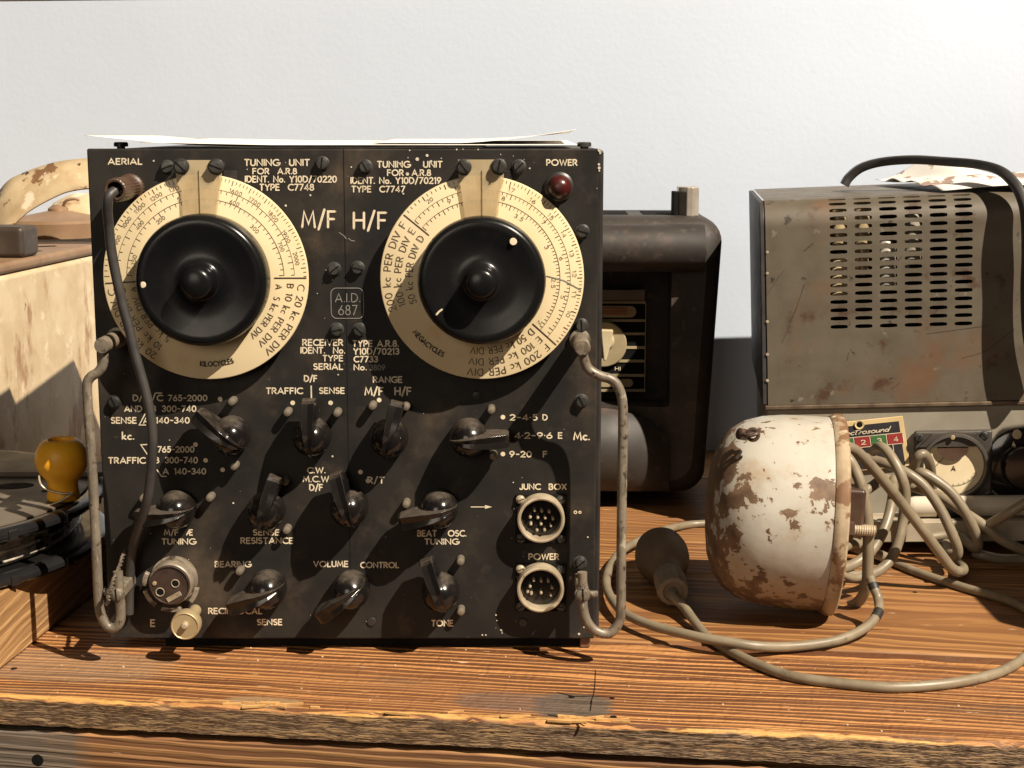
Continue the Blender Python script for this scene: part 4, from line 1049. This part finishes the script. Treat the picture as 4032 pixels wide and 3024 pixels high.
patch_(0, ub, 0, sb, 2, 2); patch_(ub, ub + NC * PU, 0, sb, NC, 2); patch_(ub + NC * PU, W, 0, sb, 2, 2)
patch_(0, ub, sb, se, 2, NR * 4); patch_(ub + NC * PU, W, sb, se, 2, NR * 4)
patch_(0, W, se, S0 + SL + .002, 8, 8); patch_(0, W, S0 + SL + .002, S0 + SL + DEP - RR, 8, 8)
hw, hh = .0077, .00185
for i in range(NC):
    for j in range(NR):
        uc, sc_ = ub + (i + .5) * PU, sb + (j + .5) * PS
        ou = []
        for k in range(4): ou.append((-PU / 2 + PU * k / 4, -PS / 2))
        for k in range(4): ou.append((PU / 2, -PS / 2 + PS * k / 4))
        for k in range(4): ou.append((PU / 2 - PU * k / 4, PS / 2))
        for k in range(4): ou.append((-PU / 2, PS / 2 - PS * k / 4))
        r_ = hh
        ho = [(-hw + r_ * .3, -hh * .75), (-hw * .5, -hh), (0, -hh), (hw * .5, -hh), (hw - r_ * .3, -hh * .75), (hw - r_ * .05, -hh * .4), (hw, 0), (hw - r_ * .05, hh * .4),
              (hw - r_ * .3, hh * .75), (hw * .5, hh), (0, hh), (-hw * .5, hh), (-hw + r_ * .3, hh * .75), (-hw + r_ * .05, hh * .4), (-hw, 0), (-hw + r_ * .05, -hh * .4)]
        vs = [skin(uc + a, sc_ + b) for a, b in ou] + [skin(uc + a, sc_ + b) for a, b in ho] + [skin(uc + a, sc_ + b, .0016) for a, b in ho]
        fs = [(k, (k + 1) % 16, 16 + (k + 1) % 16, 16 + k) for k in range(16)] + [(16 + k, 16 + (k + 1) % 16, 32 + (k + 1) % 16, 32 + k) for k in range(16)]
        mb.add(vs, fs)
vc_ = mb.build('vented_cover', M_GREY, amp, smooth=30, recalc=False)
M_SCR = worn('scratch_brown', (.045, .026, .016), (.075, .05, .03), 90, (.6, .7))
for pts, hw_ in (([(285, 850), (240, 905), (180, 1000)], .0003), ([(405, 935), (350, 1090), (270, 1280)], .0004), ([(1130, 1228), (1300, 1205), (1490, 1180)], .0003), ([(1340, 1372), (1480, 1330), (1560, 1270), (1650, 1200)], .0003), ([(455, 690), (430, 712), (405, 735)], .0006), ([(970, 1520), (920, 1555)], .0004), ([(980, 770), (960, 792)], .0005), ([(665, 1340), (660, 1385)], .0003)):
    P_ = spline([AH('R4', *p) for p in pts], 5)
    mb = MB(); ribbon(mb, [(p.x + random.uniform(-.0003, .0003), p.z) for p in P_], hw_, lambda u, v, l: Vector((u, -.0002, v)), 0)
    mb.build('scratch', M_SCR, vc_, smooth=0, recalc=False)
# inside and the ends
MB().box(.004, W - .004, .05, DEP - .01, .003, HT - .012).build('inner_chassis', M_SLOT, amp, smooth=0)
for x, y, r_, mat in ((600, 560, .008, M_BRASS), (738, 560, .008, M_BRASS), (605, 880, .010, M_CREAM), (745, 735, .006, M_BRASS), (885, 800, .009, M_ALU), (1035, 640, .009, M_GREY2)):
    p = AH('R4', x, y, .03)
    MB().lathe((p.x, .030, p.z - .022), (0, 0, 1), [(r_, 0), (r_, .034), (r_ * .7, .041), (0, .043)], 20).build('valve', mat, amp)
M_END = wood_material('black_stained_end', (.060, .054, .052), (.026, .023, .024), .006, (.1, -.05), .03, .005, dirt=(.03, .025, .025), redder=(.05, .042, .04))
ep = [(0 - .0012, .002)] 
pr = [(.001, 0), (.001, S0)] + [(RR - math.cos(R(t)) * (RR - .001), S0 + math.sin(R(t)) * (RR - .001)) for t in range(10, 91, 10)] + [(DEP, HT - .001), (DEP, 0)]
MB().prism([(-.0002, y, z) for y, z in pr], (-.005, 0, 0)).build('end_panel', worn('black_stained_end_side', (.04, .037, .037), (.022, .02, .021), 40, (.5, .65), 0, [((.075, .066, .06), 30, .58, .72, (1, 6, .6))], (160, .25, .0006)), amp, bevel=.0012)
MB().prism([(W, y, z) for y, z in pr], (.005, 0, 0)).build('end_panel', M_END, amp, bevel=.0012)
for y, sc in ((745, 1), (870, 1), (1157, 1), (1352, 1), (1507, 1)):
    p = AH('R4', 183, y)
    MB().lathe((p.x, .0002, p.z), OUT, [(.0017, 0), (.0013, .0006), (0, .0009)], 6).build('rivet', M_NICKEL, amp)
CZ = -.1225
MB().box(-.001, W, .0016, .26, CZ, -.0046).build('chassis', M_GREY2, amp, bevel=.0012)
MB().box(-.003, W + .003, -.0022, .26, -.0042, -.0003).build('seam_trim', worn('trim_bead', (.2, .15, .1), (.12, .085, .06), 60, (.25, .4), .4), amp, bevel=.001)
lz = AH('S4', 1500, 1075, -.035).z
MB().box(-.001, W, -.034, .0014, CZ, lz).build('base_ledge', worn('ledge_paint', (.42, .36, .27), (.3, .25, .18), 40, (.4, .55)), amp, bevel=.0012)
# loose channel card with lettering
c_tl, c_tr, c_br = AH('R5', 905, 281, -.001), AH('R5', 1417, 228, -.001), AH('R5', 1466, 553, -.001)
U, V = (c_tr - c_tl), (c_br - c_tr)
def card(u, v, d): 
    p = c_tl + U * u + V * v
    return Vector((p.x, -d, p.z))
M_CARD = worn('card_edge', (.62, .47, .25), (.54, .4, .2), 40, (.4, .55))
lc = MB().prism([card(0, 0, .0004), card(1, 0, .0004), card(1, 1, .0004), card(0, 1, .0004)], (0, -.0018, 0)).build('label_plate', M_CARD, amp, bevel=.0004)
lc['label'] = 'tilted black plate with red and green numbered squares'
def rect(u0, u1, v0, v1, d, mat, name):
    return MB().prism([card(u0, v0, d), card(u1, v0, d), card(u1, v1, d), card(u0, v1, d)], (0, -.0003, 0)).build(name, mat, lc, smooth=0)
M_CARDBLK = worn('card_black', (.022, .02, .024), (.035, .032, .036), 50, (.35, .5), 0, [((.12, .1, .08), 60, .68, .78)])
rect(.0, .94, .09, .97, .0023, M_CARDBLK, 'black_field')
M_RED = worn('card_red', (.30, .035, .035), (.24, .03, .03), 50, (.35, .5)); M_GREEN = worn('card_green', (.055, .17, .05), (.045, .13, .045), 50, (.35, .5))
lt_ = MB()
def cardtext(s, u0, u1, vb, h, wt=.16, slant=0.0):
    sts, wd = layout(s, .12 if slant else .26)
    W_ = (u1 - u0)
    hw_ = wt * h * V.length / 2
    def f(u, v, l): return card(u, v, .0033 + l)
    lu, lv = U.length, V.length
    for st__ in sts:
        LIFT[0] = (LIFT[0] + 1) % 5
        pts = [((u0 + (x + slant * y) / wd * W_) * lu, (vb - y * h) * lv) for x, y in st__]
        ribbon(lt_, pts, hw_, lambda a_, b_, l: f(a_ / lu, b_ / lv, l), LIFT[0] * .00003)
for i, (s, m) in enumerate((('', M_RED), ('1', M_GREEN), ('2', M_RED), ('3', M_GREEN), ('4', M_RED))):
    u0 = .135 + (i - 1) * .208
    rect(max(.02, u0 + .008), u0 + .200, .325, .525, .0027, m, 'number_square')
    if s: cardtext(s, u0 + .085, u0 + (.10 if s == '1' else .135), .475, .085, .2)
for pts in ([(.0, .315), (.94, .315)], [(.0, .535), (.94, .535)]): pass
def cl(u0, v0, u1, v1, wpx=.0006):
    lu, lv = U.length, V.length
    ribbon(lt_, [(u0 * lu, v0 * lv), (u1 * lu, v1 * lv)], wpx / 2, lambda a_, b_, l: card(a_ / lu, b_ / lv, .0031), 0)
cl(.01, .318, .935, .318); cl(.01, .532, .935, .532)
for i in range(5): cl(.135 + (i - 1) * .208 + .204, .325, .135 + (i - 1) * .208 + .204, .525)
cl(.82, .54, .82, .72)
cardtext('Electrosound', .165, .79, .265, .085, .17, .35)
lt_.build('lettering', M_LETTER, lc, smooth=0, recalc=False)
pp = card(.44, .075, .0032)
MB().lathe(pp, OUT, [(.0032, 0), (.0044, .0004), (.0042, .0008), (.0028, .0004)], 20).build('eyelet', M_CARD, lc)
MB().lathe(pp, OUT, [(.0028, .0002), (0, .0003)], 16).build('hole', M_SLOT, lc)
# moving-coil meter
m0_, m1_ = AH('S4', 828, 880, -.004), AH('S4', 1558, 218, -.004)
mcx, mcz = AH('S4', 1200, 580, -.012).x, AH('S4', 1200, 560, -.012).z
M_MET = worn('meter_bakelite', (.045, .039, .034), (.065, .056, .048), 40, (.35, .5), 0, [((.10, .085, .07), 50, .6, .85)])
me_ = MB().box(m0_.x, m1_.x, -.006, .001, m0_.z, m1_.z).build('meter', M_MET, amp, bevel=.0025, seg=3)
mr = (AH('S4', 1530, 560, -.012).x - mcx)
MB().lathe((mcx, -.0055, mcz), OUT, [(mr, 0), (mr, .0075), (mr * .97, .0095), (mr * .90, .0100), (mr * .87, .0085), (mr * .86, .0030)], 64).build('bezel', M_MET, me_)
fz1 = AH('S4', 1200, 365, -.0085).z
MB().add([(mcx + mr * .865 * math.cos(2 * math.pi * i / 64), -.0086, min(mcz + mr * .865 * math.sin(2 * math.pi * i / 64), fz1)) for i in range(64)], [tuple(range(64))]).build('dial_face', worn('meter_face', (.74, .64, .44), (.66, .55, .36), 30, (.25, .4), 0, [((.25, .18, .1), 50, .62, .8)]), me_, smooth=0)
mb = MB()
MB().prism([(mcx - mr, -.0088, fz1 - .0002), (mcx - mr * .62, -.0088, fz1 + mr * .36), (mcx, -.0088, fz1 + mr * .42), (mcx + mr * .62, -.0088, fz1 + mr * .36), (mcx + mr, -.0088, fz1 - .0002)], (0, -.004, 0)).build('brow', M_MET, me_)
text(mb, 'S4', 'A', 1178, 1212, 598, 42, -.0088, M=AM, wt=.2)
F3 = lambda u, v, l: Vector((u, -.0088 - l, v))
strokes(mb, [[(mcx + mr * .72 * math.cos(R(a)), mcz + .004 + mr * .62 * math.sin(R(a)) - .0035) for a in range(205, 336, 5)]], .00022, F3)
for a in range(205, 336, 13):
    strokes(mb, [[(mcx + mr * k_ * math.cos(R(a)), mcz + .0005 + mr * (k_ - .1) * math.sin(R(a))) for k_ in (.66, .72)]], .0002, F3)
p1_, p2_ = AH('S4', 1100, 480, -.009), AH('S4', 1010, 580, -.009)
strokes(mb, [[(p1_.x, p1_.z), (p2_.x, p2_.z)]], .0003, F3)  # ink stroke drawn along the shadow edge crossing the meter face
mb.build('scale_marks', M_INK, me_, smooth=0, recalc=False)
p = AH('S4', 1185, 440, -.009)
MB().prism([(p.x + .0135 * math.cos(R(a)), -.0089, p.z + .006 + .0115 * math.sin(R(a))) for a in range(180, 361, 12)], (0, -.003, 0)).build('movement', M_BROWN, me_)
for x, y in ((872, 295), (1482, 275), (1540, 840)):
    slotted(Vector((AH('S4', x, y, -.007).x, -.0058, AH('S4', x, y, -.007).z)), .0036, .003, parent=me_)
p = AH('S4', 1190, 292, -.016)
MB().lathe((p.x, -.0153, p.z), OUT, [(.0022, 0), (.0018, .0012), (0, .0014)], 14).build('zero_screw', M_BRASS, me_)
p = AH('S4', 1785, 262, -.001)
MB().lathe((p.x, .0018, p.z), OUT, [(.0048, 0), (.0048, .004), (.0036, .0055), (0, .006)], 20).build('pilot_lens', M_IVORY, amp)
p = AH('S4', 1850, 560, -.006)
kk = MB().lathe((p.x, .0016, p.z), OUT, [(.0345, 0), (.0345, .003), (.033, .0042), (.020, .005), (.0195, .017), (.018, .019), (0, .0195)], 56).build('gain_knob', M_BAKE, amp)
p = AH('S4', 1757, 352, -.004)
mb = MB(); mb.add([(p.x - .0016, -.0041, p.z - .002), (p.x + .0022, -.0041, p.z - .002), (p.x - .0004, -.0041, p.z + .0026)], [(0, 1, 2)]); mb.build('pointer_mark', M_LETTER, kk, smooth=0)
for a in range(100, 250, 24):
    pass
# thick rubber strap over the top
sp_ = [AH('R4', 640, 345, .14), AH('R4', 668, 300, .14), AH('R4', 740, 243, .135), AH('R4', 860, 208, .125), AH('R4', 1040, 194, .10), AH('R4', 1240, 205, .07), AH('R4', 1430, 222, .035), AH('R4', 1560, 258, .008), AH('R4', 1645, 330, -.006), AH('R4', 1695, 420, -.014), AH('R4', 1722, 540, -.018), AH('R4', 1728, 760, -.018), AH('R4', 1722, 1000, -.018), AH('R4', 1735, 1250, -.018), AH('R4', 1790, 1500, -.018)]
S_ = spline(sp_, 8); mb = MB(); rows = []
sec_ = [(.0043 * math.copysign(abs(math.cos(R(a))) ** .5, math.cos(R(a))), .0095 * math.copysign(abs(math.sin(R(a))) ** .5, math.sin(R(a)))) for a in range(0, 360, 20)]
for i, p in enumerate(S_):
    t_ = S_[min(i + 1, len(S_) - 1)] - S_[max(i - 1, 0)]
    n = Vector((-t_.z, 0, t_.x)).normalized()
    rows.append([AM @ (p + n * a_ + Vector((0, b_, 0))) for a_, b_ in sec_])
k_ = len(sec_)
mb.add([p for r_ in rows for p in r_], [(i * k_ + m, i * k_ + (m + 1) % k_, (i + 1) * k_ + (m + 1) % k_, (i + 1) * k_ + m) for i in range(len(rows) - 1) for m in range(k_)] + [tuple(range(k_)), tuple((len(rows) - 1) * k_ + m for m in range(k_))])
o = mb.build('rubber_strap', M_RUBBER, None, smooth=50)
tag(o, 'thick black rubber strap arching over the top of the grey amplifier', 'strap')
# crumpled printed sheet on top
xa, xb = AH('R4', 975, 315, .05).x, W + .02
def crump(u, v):
    s = math.sin
    z = HT + .0022 + .0045 * abs(s(u * 9 + v * 3)) * (.3 + v) + .003 * s(v * 11 + u * 4) ** 2 + .018 * math.exp(-((u - .22) / .10) ** 2) * v ** .8
    return z
mb = MB().grid(60, 40, lambda u, v: (xa + .035 * (1 - v) + (xb - xa - .035 * (1 - v)) * u, (-.0015 if u > .3 else .018 * (1 - u / .3)) + .012 + v * .22, crump(u, v)))
o = mb.build('printed_sheet', M_PRINTED, None, smooth=60, solid=.0003); o.matrix_world = AM
tag(o, 'crumpled glossy printed sheet lying on top of the grey amplifier', 'paper')
# pale tube on the ledge
t0, t1 = AM @ AH('S4', 838, 958, -.020), AM @ AH('S4', 2000, 1015, -.020)
ld = (AM.to_3x3() @ Vector((1, 0, 0)))
c0_ = AM @ Vector((AH('S4', 838, 958, -.0175).x, -.0175, lz + .0100))
ptube = empty('pale_tube', 'pale painted metal tube with a dark band lying along the amplifier base', 'tube', Matrix.Translation(c0_) @ ld.to_track_quat('X', 'Z').to_matrix().to_4x4())
M_PALE = worn('pale_tube_paint', (.60, .54, .44), (.54, .48, .38), 40, (.35, .5), 0, [((.2, .14, .09), 60, .66, .76)])
MB().lathe((0, 0, 0), (1, 0, 0), [(0, -.010), (.005, -.0095), (.0085, -.006), (.0095, 0), (.0095, .34), (0, .34)], 32).build('shaft', M_PALE, ptube)
MB().lathe((0, 0, 0), (1, 0, 0), [(.0096, .018), (.0101, .0185), (.0101, .039), (.0096, .0395)], 32).build('band', M_SLOT, ptube)

# ------------------------------------------------------------------ floodlight lying on its rim
t = NT('peeling_cream_paint')
v1 = t.noise(62, 7, .60, dist=.25); v2 = t.noise(17, 3, .5)
y_ = t.noise(20, 5, .6, t.map((1, 1, 1), (4, 2, 7)))
xx, _, zz = t.xyz()
edge = t.math('ADD', t.step(xx, .058, .086), t.math('MULTIPLY', t.step(zz, -.012, -.058), .42))
v1 = t.math('MAXIMUM', v1, t.math('ADD', t.noise(130, 4, .55), -.088))
m_ = t.math('ADD', t.math('ADD', v1, t.math('MULTIPLY', t.math('SUBTRACT', v2, .5), .36)), t.math('MULTIPLY', edge, .18))
bare = t.step(m_, .600, .609)
lip = t.step(m_, .568, .600)
paint = t.mix(t.step(t.noise(34, 5), .4, .75), (.43, .408, .355), (.37, .335, .275))
paint = t.mix(t.math('MULTIPLY', t.step(t.noise(22, 6, .65, t.map((1, 1, 1), (1, 8, 2))), .50, .74), .7), paint, (.33, .22, .125))
paint = t.mix(t.math('MULTIPLY', t.step(t.math('ADD', zz, t.math('MULTIPLY', t.math('SUBTRACT', t.noise(30, 5), .5), .06)), -.018, -.062), .7), paint, (.27, .155, .075))
paint = t.mix(t.math('MULTIPLY', lip, .35), paint, (.30, .19, .10))
br_ = t.mix(t.step(t.noise(60, 6, .65), .38, .68), (.185, .115, .065), (.095, .055, .032))
br_ = t.mix(t.math('MULTIPLY', t.step(y_, .60, .66), .85), br_, (.36, .26, .05))
t.set(Base_Color=t.mix(bare, paint, br_), Roughness=t.mix(bare, t.range(t.noise(60), .3, .7, .28, .45), (.6, .6, .6)))
t.bump(t.math('ADD', t.math('MULTIPLY', bare, -1.0), t.math('MULTIPLY', t.noise(90, 5), .5)), .6, .0008)
M_PEEL = t.m
FB = Vector((.2525, .0925, 0))
FM = Matrix.Translation(FB + Vector((.000, 0, .0795))) @ Matrix.Rotation(R(-6), 4, 'Z') @ Matrix.Rotation(R(2.5), 4, 'Y') @ Matrix.Rotation(math.pi, 4, 'Z')
fl_ = empty('floodlight', 'round cream lamp housing with badly peeling paint lying on its side', 'lamp', FM)
NX = Vector((1, 0, 0))
MB().lathe((0, 0, 0), NX, [(.0765, .006), (.0768, .02), (.0762, .042), (.0742, .058), (.0700, .0715), (.0628, .0825), (.0520, .0905), (.0380, .0955), (.0200, .0978), (0, .0985)], 96).build('housing', M_PEEL, fl_, smooth=60)
MB().lathe((0, 0, 0), NX, [(.0745, -.0052), (.0780, -.005), (.0797, -.0036), (.0797, .0006), (.0788, .0038), (.0772, .0058), (.0766, .0058)], 96).build('rim', worn('rim_paint', (.42, .33, .22), (.32, .235, .145), 70, (.35, .5), 0, [((.20, .11, .06), 45, .52, .58), ((.70, .6, .42), 110, .62, .68)], (120, .3, .0006)), fl_, smooth=40)
MB().lathe((0, 0, 0), NX, [(0, -.004), (.0745, -.004)], 64).build('back_plate', worn('back_brown', (.10, .06, .035), (.07, .045, .028), 40), fl_)
p = FM.inverted() @ hit(*q('R5', 424, 345), .055)
el = MB().lathe(Vector((.082, p.y + .0, p.z)), NX + Vector((0, .6, .25)), [(.0045, -.010), (.0045, -.004), (.003, -.003), (0, -.003)], 20).build('boss', M_BROWN, fl_)
def torus(c, ax_, R_, r_):
    ax_ = Vector(ax_).normalized(); e1 = ax_.orthogonal().normalized(); e2 = ax_.cross(e1)
    return [Vector(c) + (e1 * math.cos(2 * math.pi * i / 20) + e2 * math.sin(2 * math.pi * i / 20)) * R_ for i in range(21)]
pw = FM.inverted() @ (hit(*q('R5', 430, 340), .048))
MB().tube(torus(pw, (.3, .1, 1), .0055, .0016), .0016, 8, 1).build('screw_eye', M_BROWN, fl_)
MB().tube(torus(pw + Vector((-.001, .001, -.001)), (.2, 1, .2), .0042, .0015), .0015, 8, 1).build('screw_eye', M_BROWN, fl_)
iF = FM.inverted()
def FH(x, y, Y): return iF @ hit(*q('R5', x, y), Y)
bk = FH(1068, 815, .085)
MB().box(-.024, -.0065, bk.y - .012, bk.y + .012, bk.z - .016, bk.z + .016).build('bracket_block', M_BROWN, fl_, bevel=.003)
nt_ = FH(1062, 968, .075)
MB().lathe((-.0065, nt_.y, nt_.z), (-1, 0, 0), [(.0085, 0), (.0085, .0095), (.0055, .0105), (0, .0105)], 6).build('hex_nut', M_BROWN, fl_, smooth=0)
MB().lathe((-.0065, nt_.y, nt_.z), (-1, 0, 0), [(.0042 + (.0005 if i % 2 else 0), .008 + i * .0009) for i in range(22)] + [(0, .0275)], 16).build('threaded_bolt', M_NICKEL, fl_, smooth=0)

# ------------------------------------------------------------------ grey cable: coil, front loop, taped end
def r5(pts): return [hit(*q('R5', x, y), Y) for x, y, Y in pts]
CR = .0037
co = MB()
def run(pts, r=.0044): co.tube(r5(pts), r, 14, 8)
run([(1000, 380, .10), (1045, 425, .10), (1120, 462, .105), (1250, 600, .115), (1400, 785, .125), (1530, 950, .13), (1650, 1110, .135), (1735, 1220, .14), (1790, 1246, .15), (1815, 1225, .175), (1780, 1180, .21)])
run([(980, 470, .11), (1045, 490, .09), (1110, 590, .085), (1165, 750, .08), (1192, 950, .078), (1190, 1180, .08), (1180, 1340, .085), (1130, 1440, .10), (1050, 1470, .12), (985, 1440, .14)])
run([(1225, 460, .20), (1262, 430, .185), (1310, 455, .175), (1370, 540, .165), (1415, 640, .16), (1435, 750, .16), (1420, 900, .16), (1395, 1030, .155), (1340, 1165, .15), (1240, 1250, .14), (1110, 1272, .13), (1010, 1240, .125)])
run([(1130, 490, .215), (1210, 512, .21), (1330, 548, .20), (1450, 605, .19), (1560, 690, .185), (1665, 840, .18), (1735, 985, .175), (1775, 1090, .175), (1770, 1140, .18), (1730, 1130, .20), (1700, 1060, .225)])
run([(1420, 700, .24), (1480, 590, .215), (1515, 500, .205), (1555, 480, .205), (1590, 530, .21), (1605, 620, .22), (1610, 740, .235)])
run([(1480, 640, .22), (1530, 598, .205), (1620, 640, .20), (1740, 735, .195), (1840, 880, .19), (1900, 1010, .19), (1908, 1080, .195), (1870, 1085, .21), (1800, 1020, .23), (1700, 1010, .235), (1590, 1022, .235)])
run([(1480, 690, .24), (1640, 742, .225), (1800, 845, .205), (1950, 945, .19), (2060, 1035, .185), (2215, 1110, .185), (2400, 1180, .18)])
run([(1880, 1120, .215), (1950, 1140, .21), (2060, 1160, .21), (2215, 1160, .21), (2400, 1150, .2)])
run([(1360, 640, .19), (1345, 800, .165), (1300, 960, .15), (1220, 1100, .14), (1110, 1190, .13), (1000, 1235, .12)])
run([(2400, 690, .16), (2215, 800, .17), (2090, 875, .175), (1980, 940, .19), (1880, 1000, .21)])
run([(1060, 640, .16), (1120, 740, .17), (1200, 700, .18), (1290, 640, .19), (1345, 650, .20)])
run([(1010, 1100, .14), (1100, 1060, .16), (1200, 1110, .17), (1300, 1150, .18)])
run([(1010, 1260, .10), (1100, 1290, .11), (1200, 1262, .12)], CR * .8)
o = co.build('cable_coil', M_CABLE, None, smooth=60)
tag(o, 'loose tangled coil of grey cable between the peeling lamp and the meter', 'cable')
def r6(pts): return [ground(*q('R6', x, y), z) for x, y, z in pts]
pcM = None
pcord = empty('power_cord', 'grey cord with brown bulb shaped plug looping over the bench front', 'cord', Matrix.Translation((0, 0, 0)))
pb = ground(*q('R6', 392, 372), .0228); pk = ground(*q('R6', 447, 545), .0165)
ax_ = (pk - pb).normalized()
Lk = (pk - pb).length
M_PLUG = worn('brown_rubber_plug', (.15, .098, .058), (.115, .074, .044), 40, (.5, .65), 0, [((.05, .033, .022), 30, .58, .8)])
pgm = MB().lathe(pb, ax_, [(0, -.0265), (.010, -.0255), (.0170, -.0215), (.0215, -.0135), (.0228, -.003), (.0224, .007), (.0202, .0165), (.0165, .0245), (.0132, .0300), (.0118, .0345), (.0110, Lk * .85)], 40).build('plug', M_PLUG, pcord, smooth=60)
M_COLLAR = worn('collar_rubber', (.20, .155, .105), (.16, .12, .08), 40, (.45, .6))
MB().lathe(pb, ax_, [(.0116, Lk * .60), (.0128, Lk * .62), (.0130, Lk * .98), (.0120, Lk * 1.02), (.0085, Lk * 1.03), (.0080, Lk * 1.0), (0, Lk * .99)], 28, 1, -.05).build('collar', M_COLLAR, pgm, smooth=25)
e_ = pb + ax_ * Lk * .97
c1 = [e_, e_ + ax_ * .012 + Vector((0, 0, -.0015))] + r6([(505, 630, .010), (560, 705, .006), (620, 775, .0042), (740, 850, CR), (880, 918, CR), (1050, 975, CR), (1300, 1010, CR), (1550, 1030, CR), (1800, 1015, CR), (2000, 980, CR), (2130, 935, CR), (2225, 870, CR), (2290, 790, CR), (2290, 700, CR), (2225, 640, CR), (2120, 590, CR), (1900, 525, CR), (1700, 460, CR), (1560, 405, CR), (1440, 360, CR), (1340, 330, CR)])
MB().tube(c1, CR, 14, 8).build('cord', M_CABLE, pcord, smooth=60)
lead = r6([(1000, 215, CR), (800, 195, CR), (640, 205, CR), (520, 213, CR), (400, 240, .006), (300, 280, .009), (200, 335, .010), (140, 405, .010), (112, 490, .010), (130, 570, .010), (200, 655, .010), (330, 715, .0105), (480, 755, .0115), (600, 782, .0118), (720, 800, .0115), (860, 822, .009), (1000, 826, .006), (1150, 815, .005), (1300, 785, .006), (1420, 725, .010), (1478, 655, .016), (1480, 590, .022), (1458, 530, .030), (1440, 480, .036)]) 
o = MB().tube(lead, CR, 14, 8).build('lamp_lead', M_CABLE, None, smooth=60)
tag(o, 'grey lead with two black tape bands curving in front of the peeling lamp', 'cable')
def tape(i0, i1):
    S = spline(lead, 8)[i0:i1]
    t_ = MB().tube(S, CR + .0003, 14, 0).build('tape_band', M_TAPE, o, smooth=60)
tape(19 * 8 + 5, 20 * 8 + 2); tape(22 * 8 - 1, 22 * 8 + 4)

# ------------------------------------------------------------------ the next pieces of equipment to the right (their shade falls into the picture)
M_CASE2 = worn('dark_grey_case', (.09, .085, .08), (.07, .066, .06), 20, (.45, .6))
nc = empty('equipment_case', 'dark grey stepped equipment case standing to the right of the amplifier', 'case', Matrix.Translation((.545, -.11, 0)))
MB().box(0, .42, 0, .27, .001, .292).build('lower_case', M_CASE2, nc, bevel=.004)
MB().box(.19, .42, .40, .70, .001, .565).build('upper_case', M_CASE2, nc, bevel=.004)
MB().box(.02, .40, .2705, .3995, .02, .2).build('link_box', M_CASE2, nc, bevel=.002)
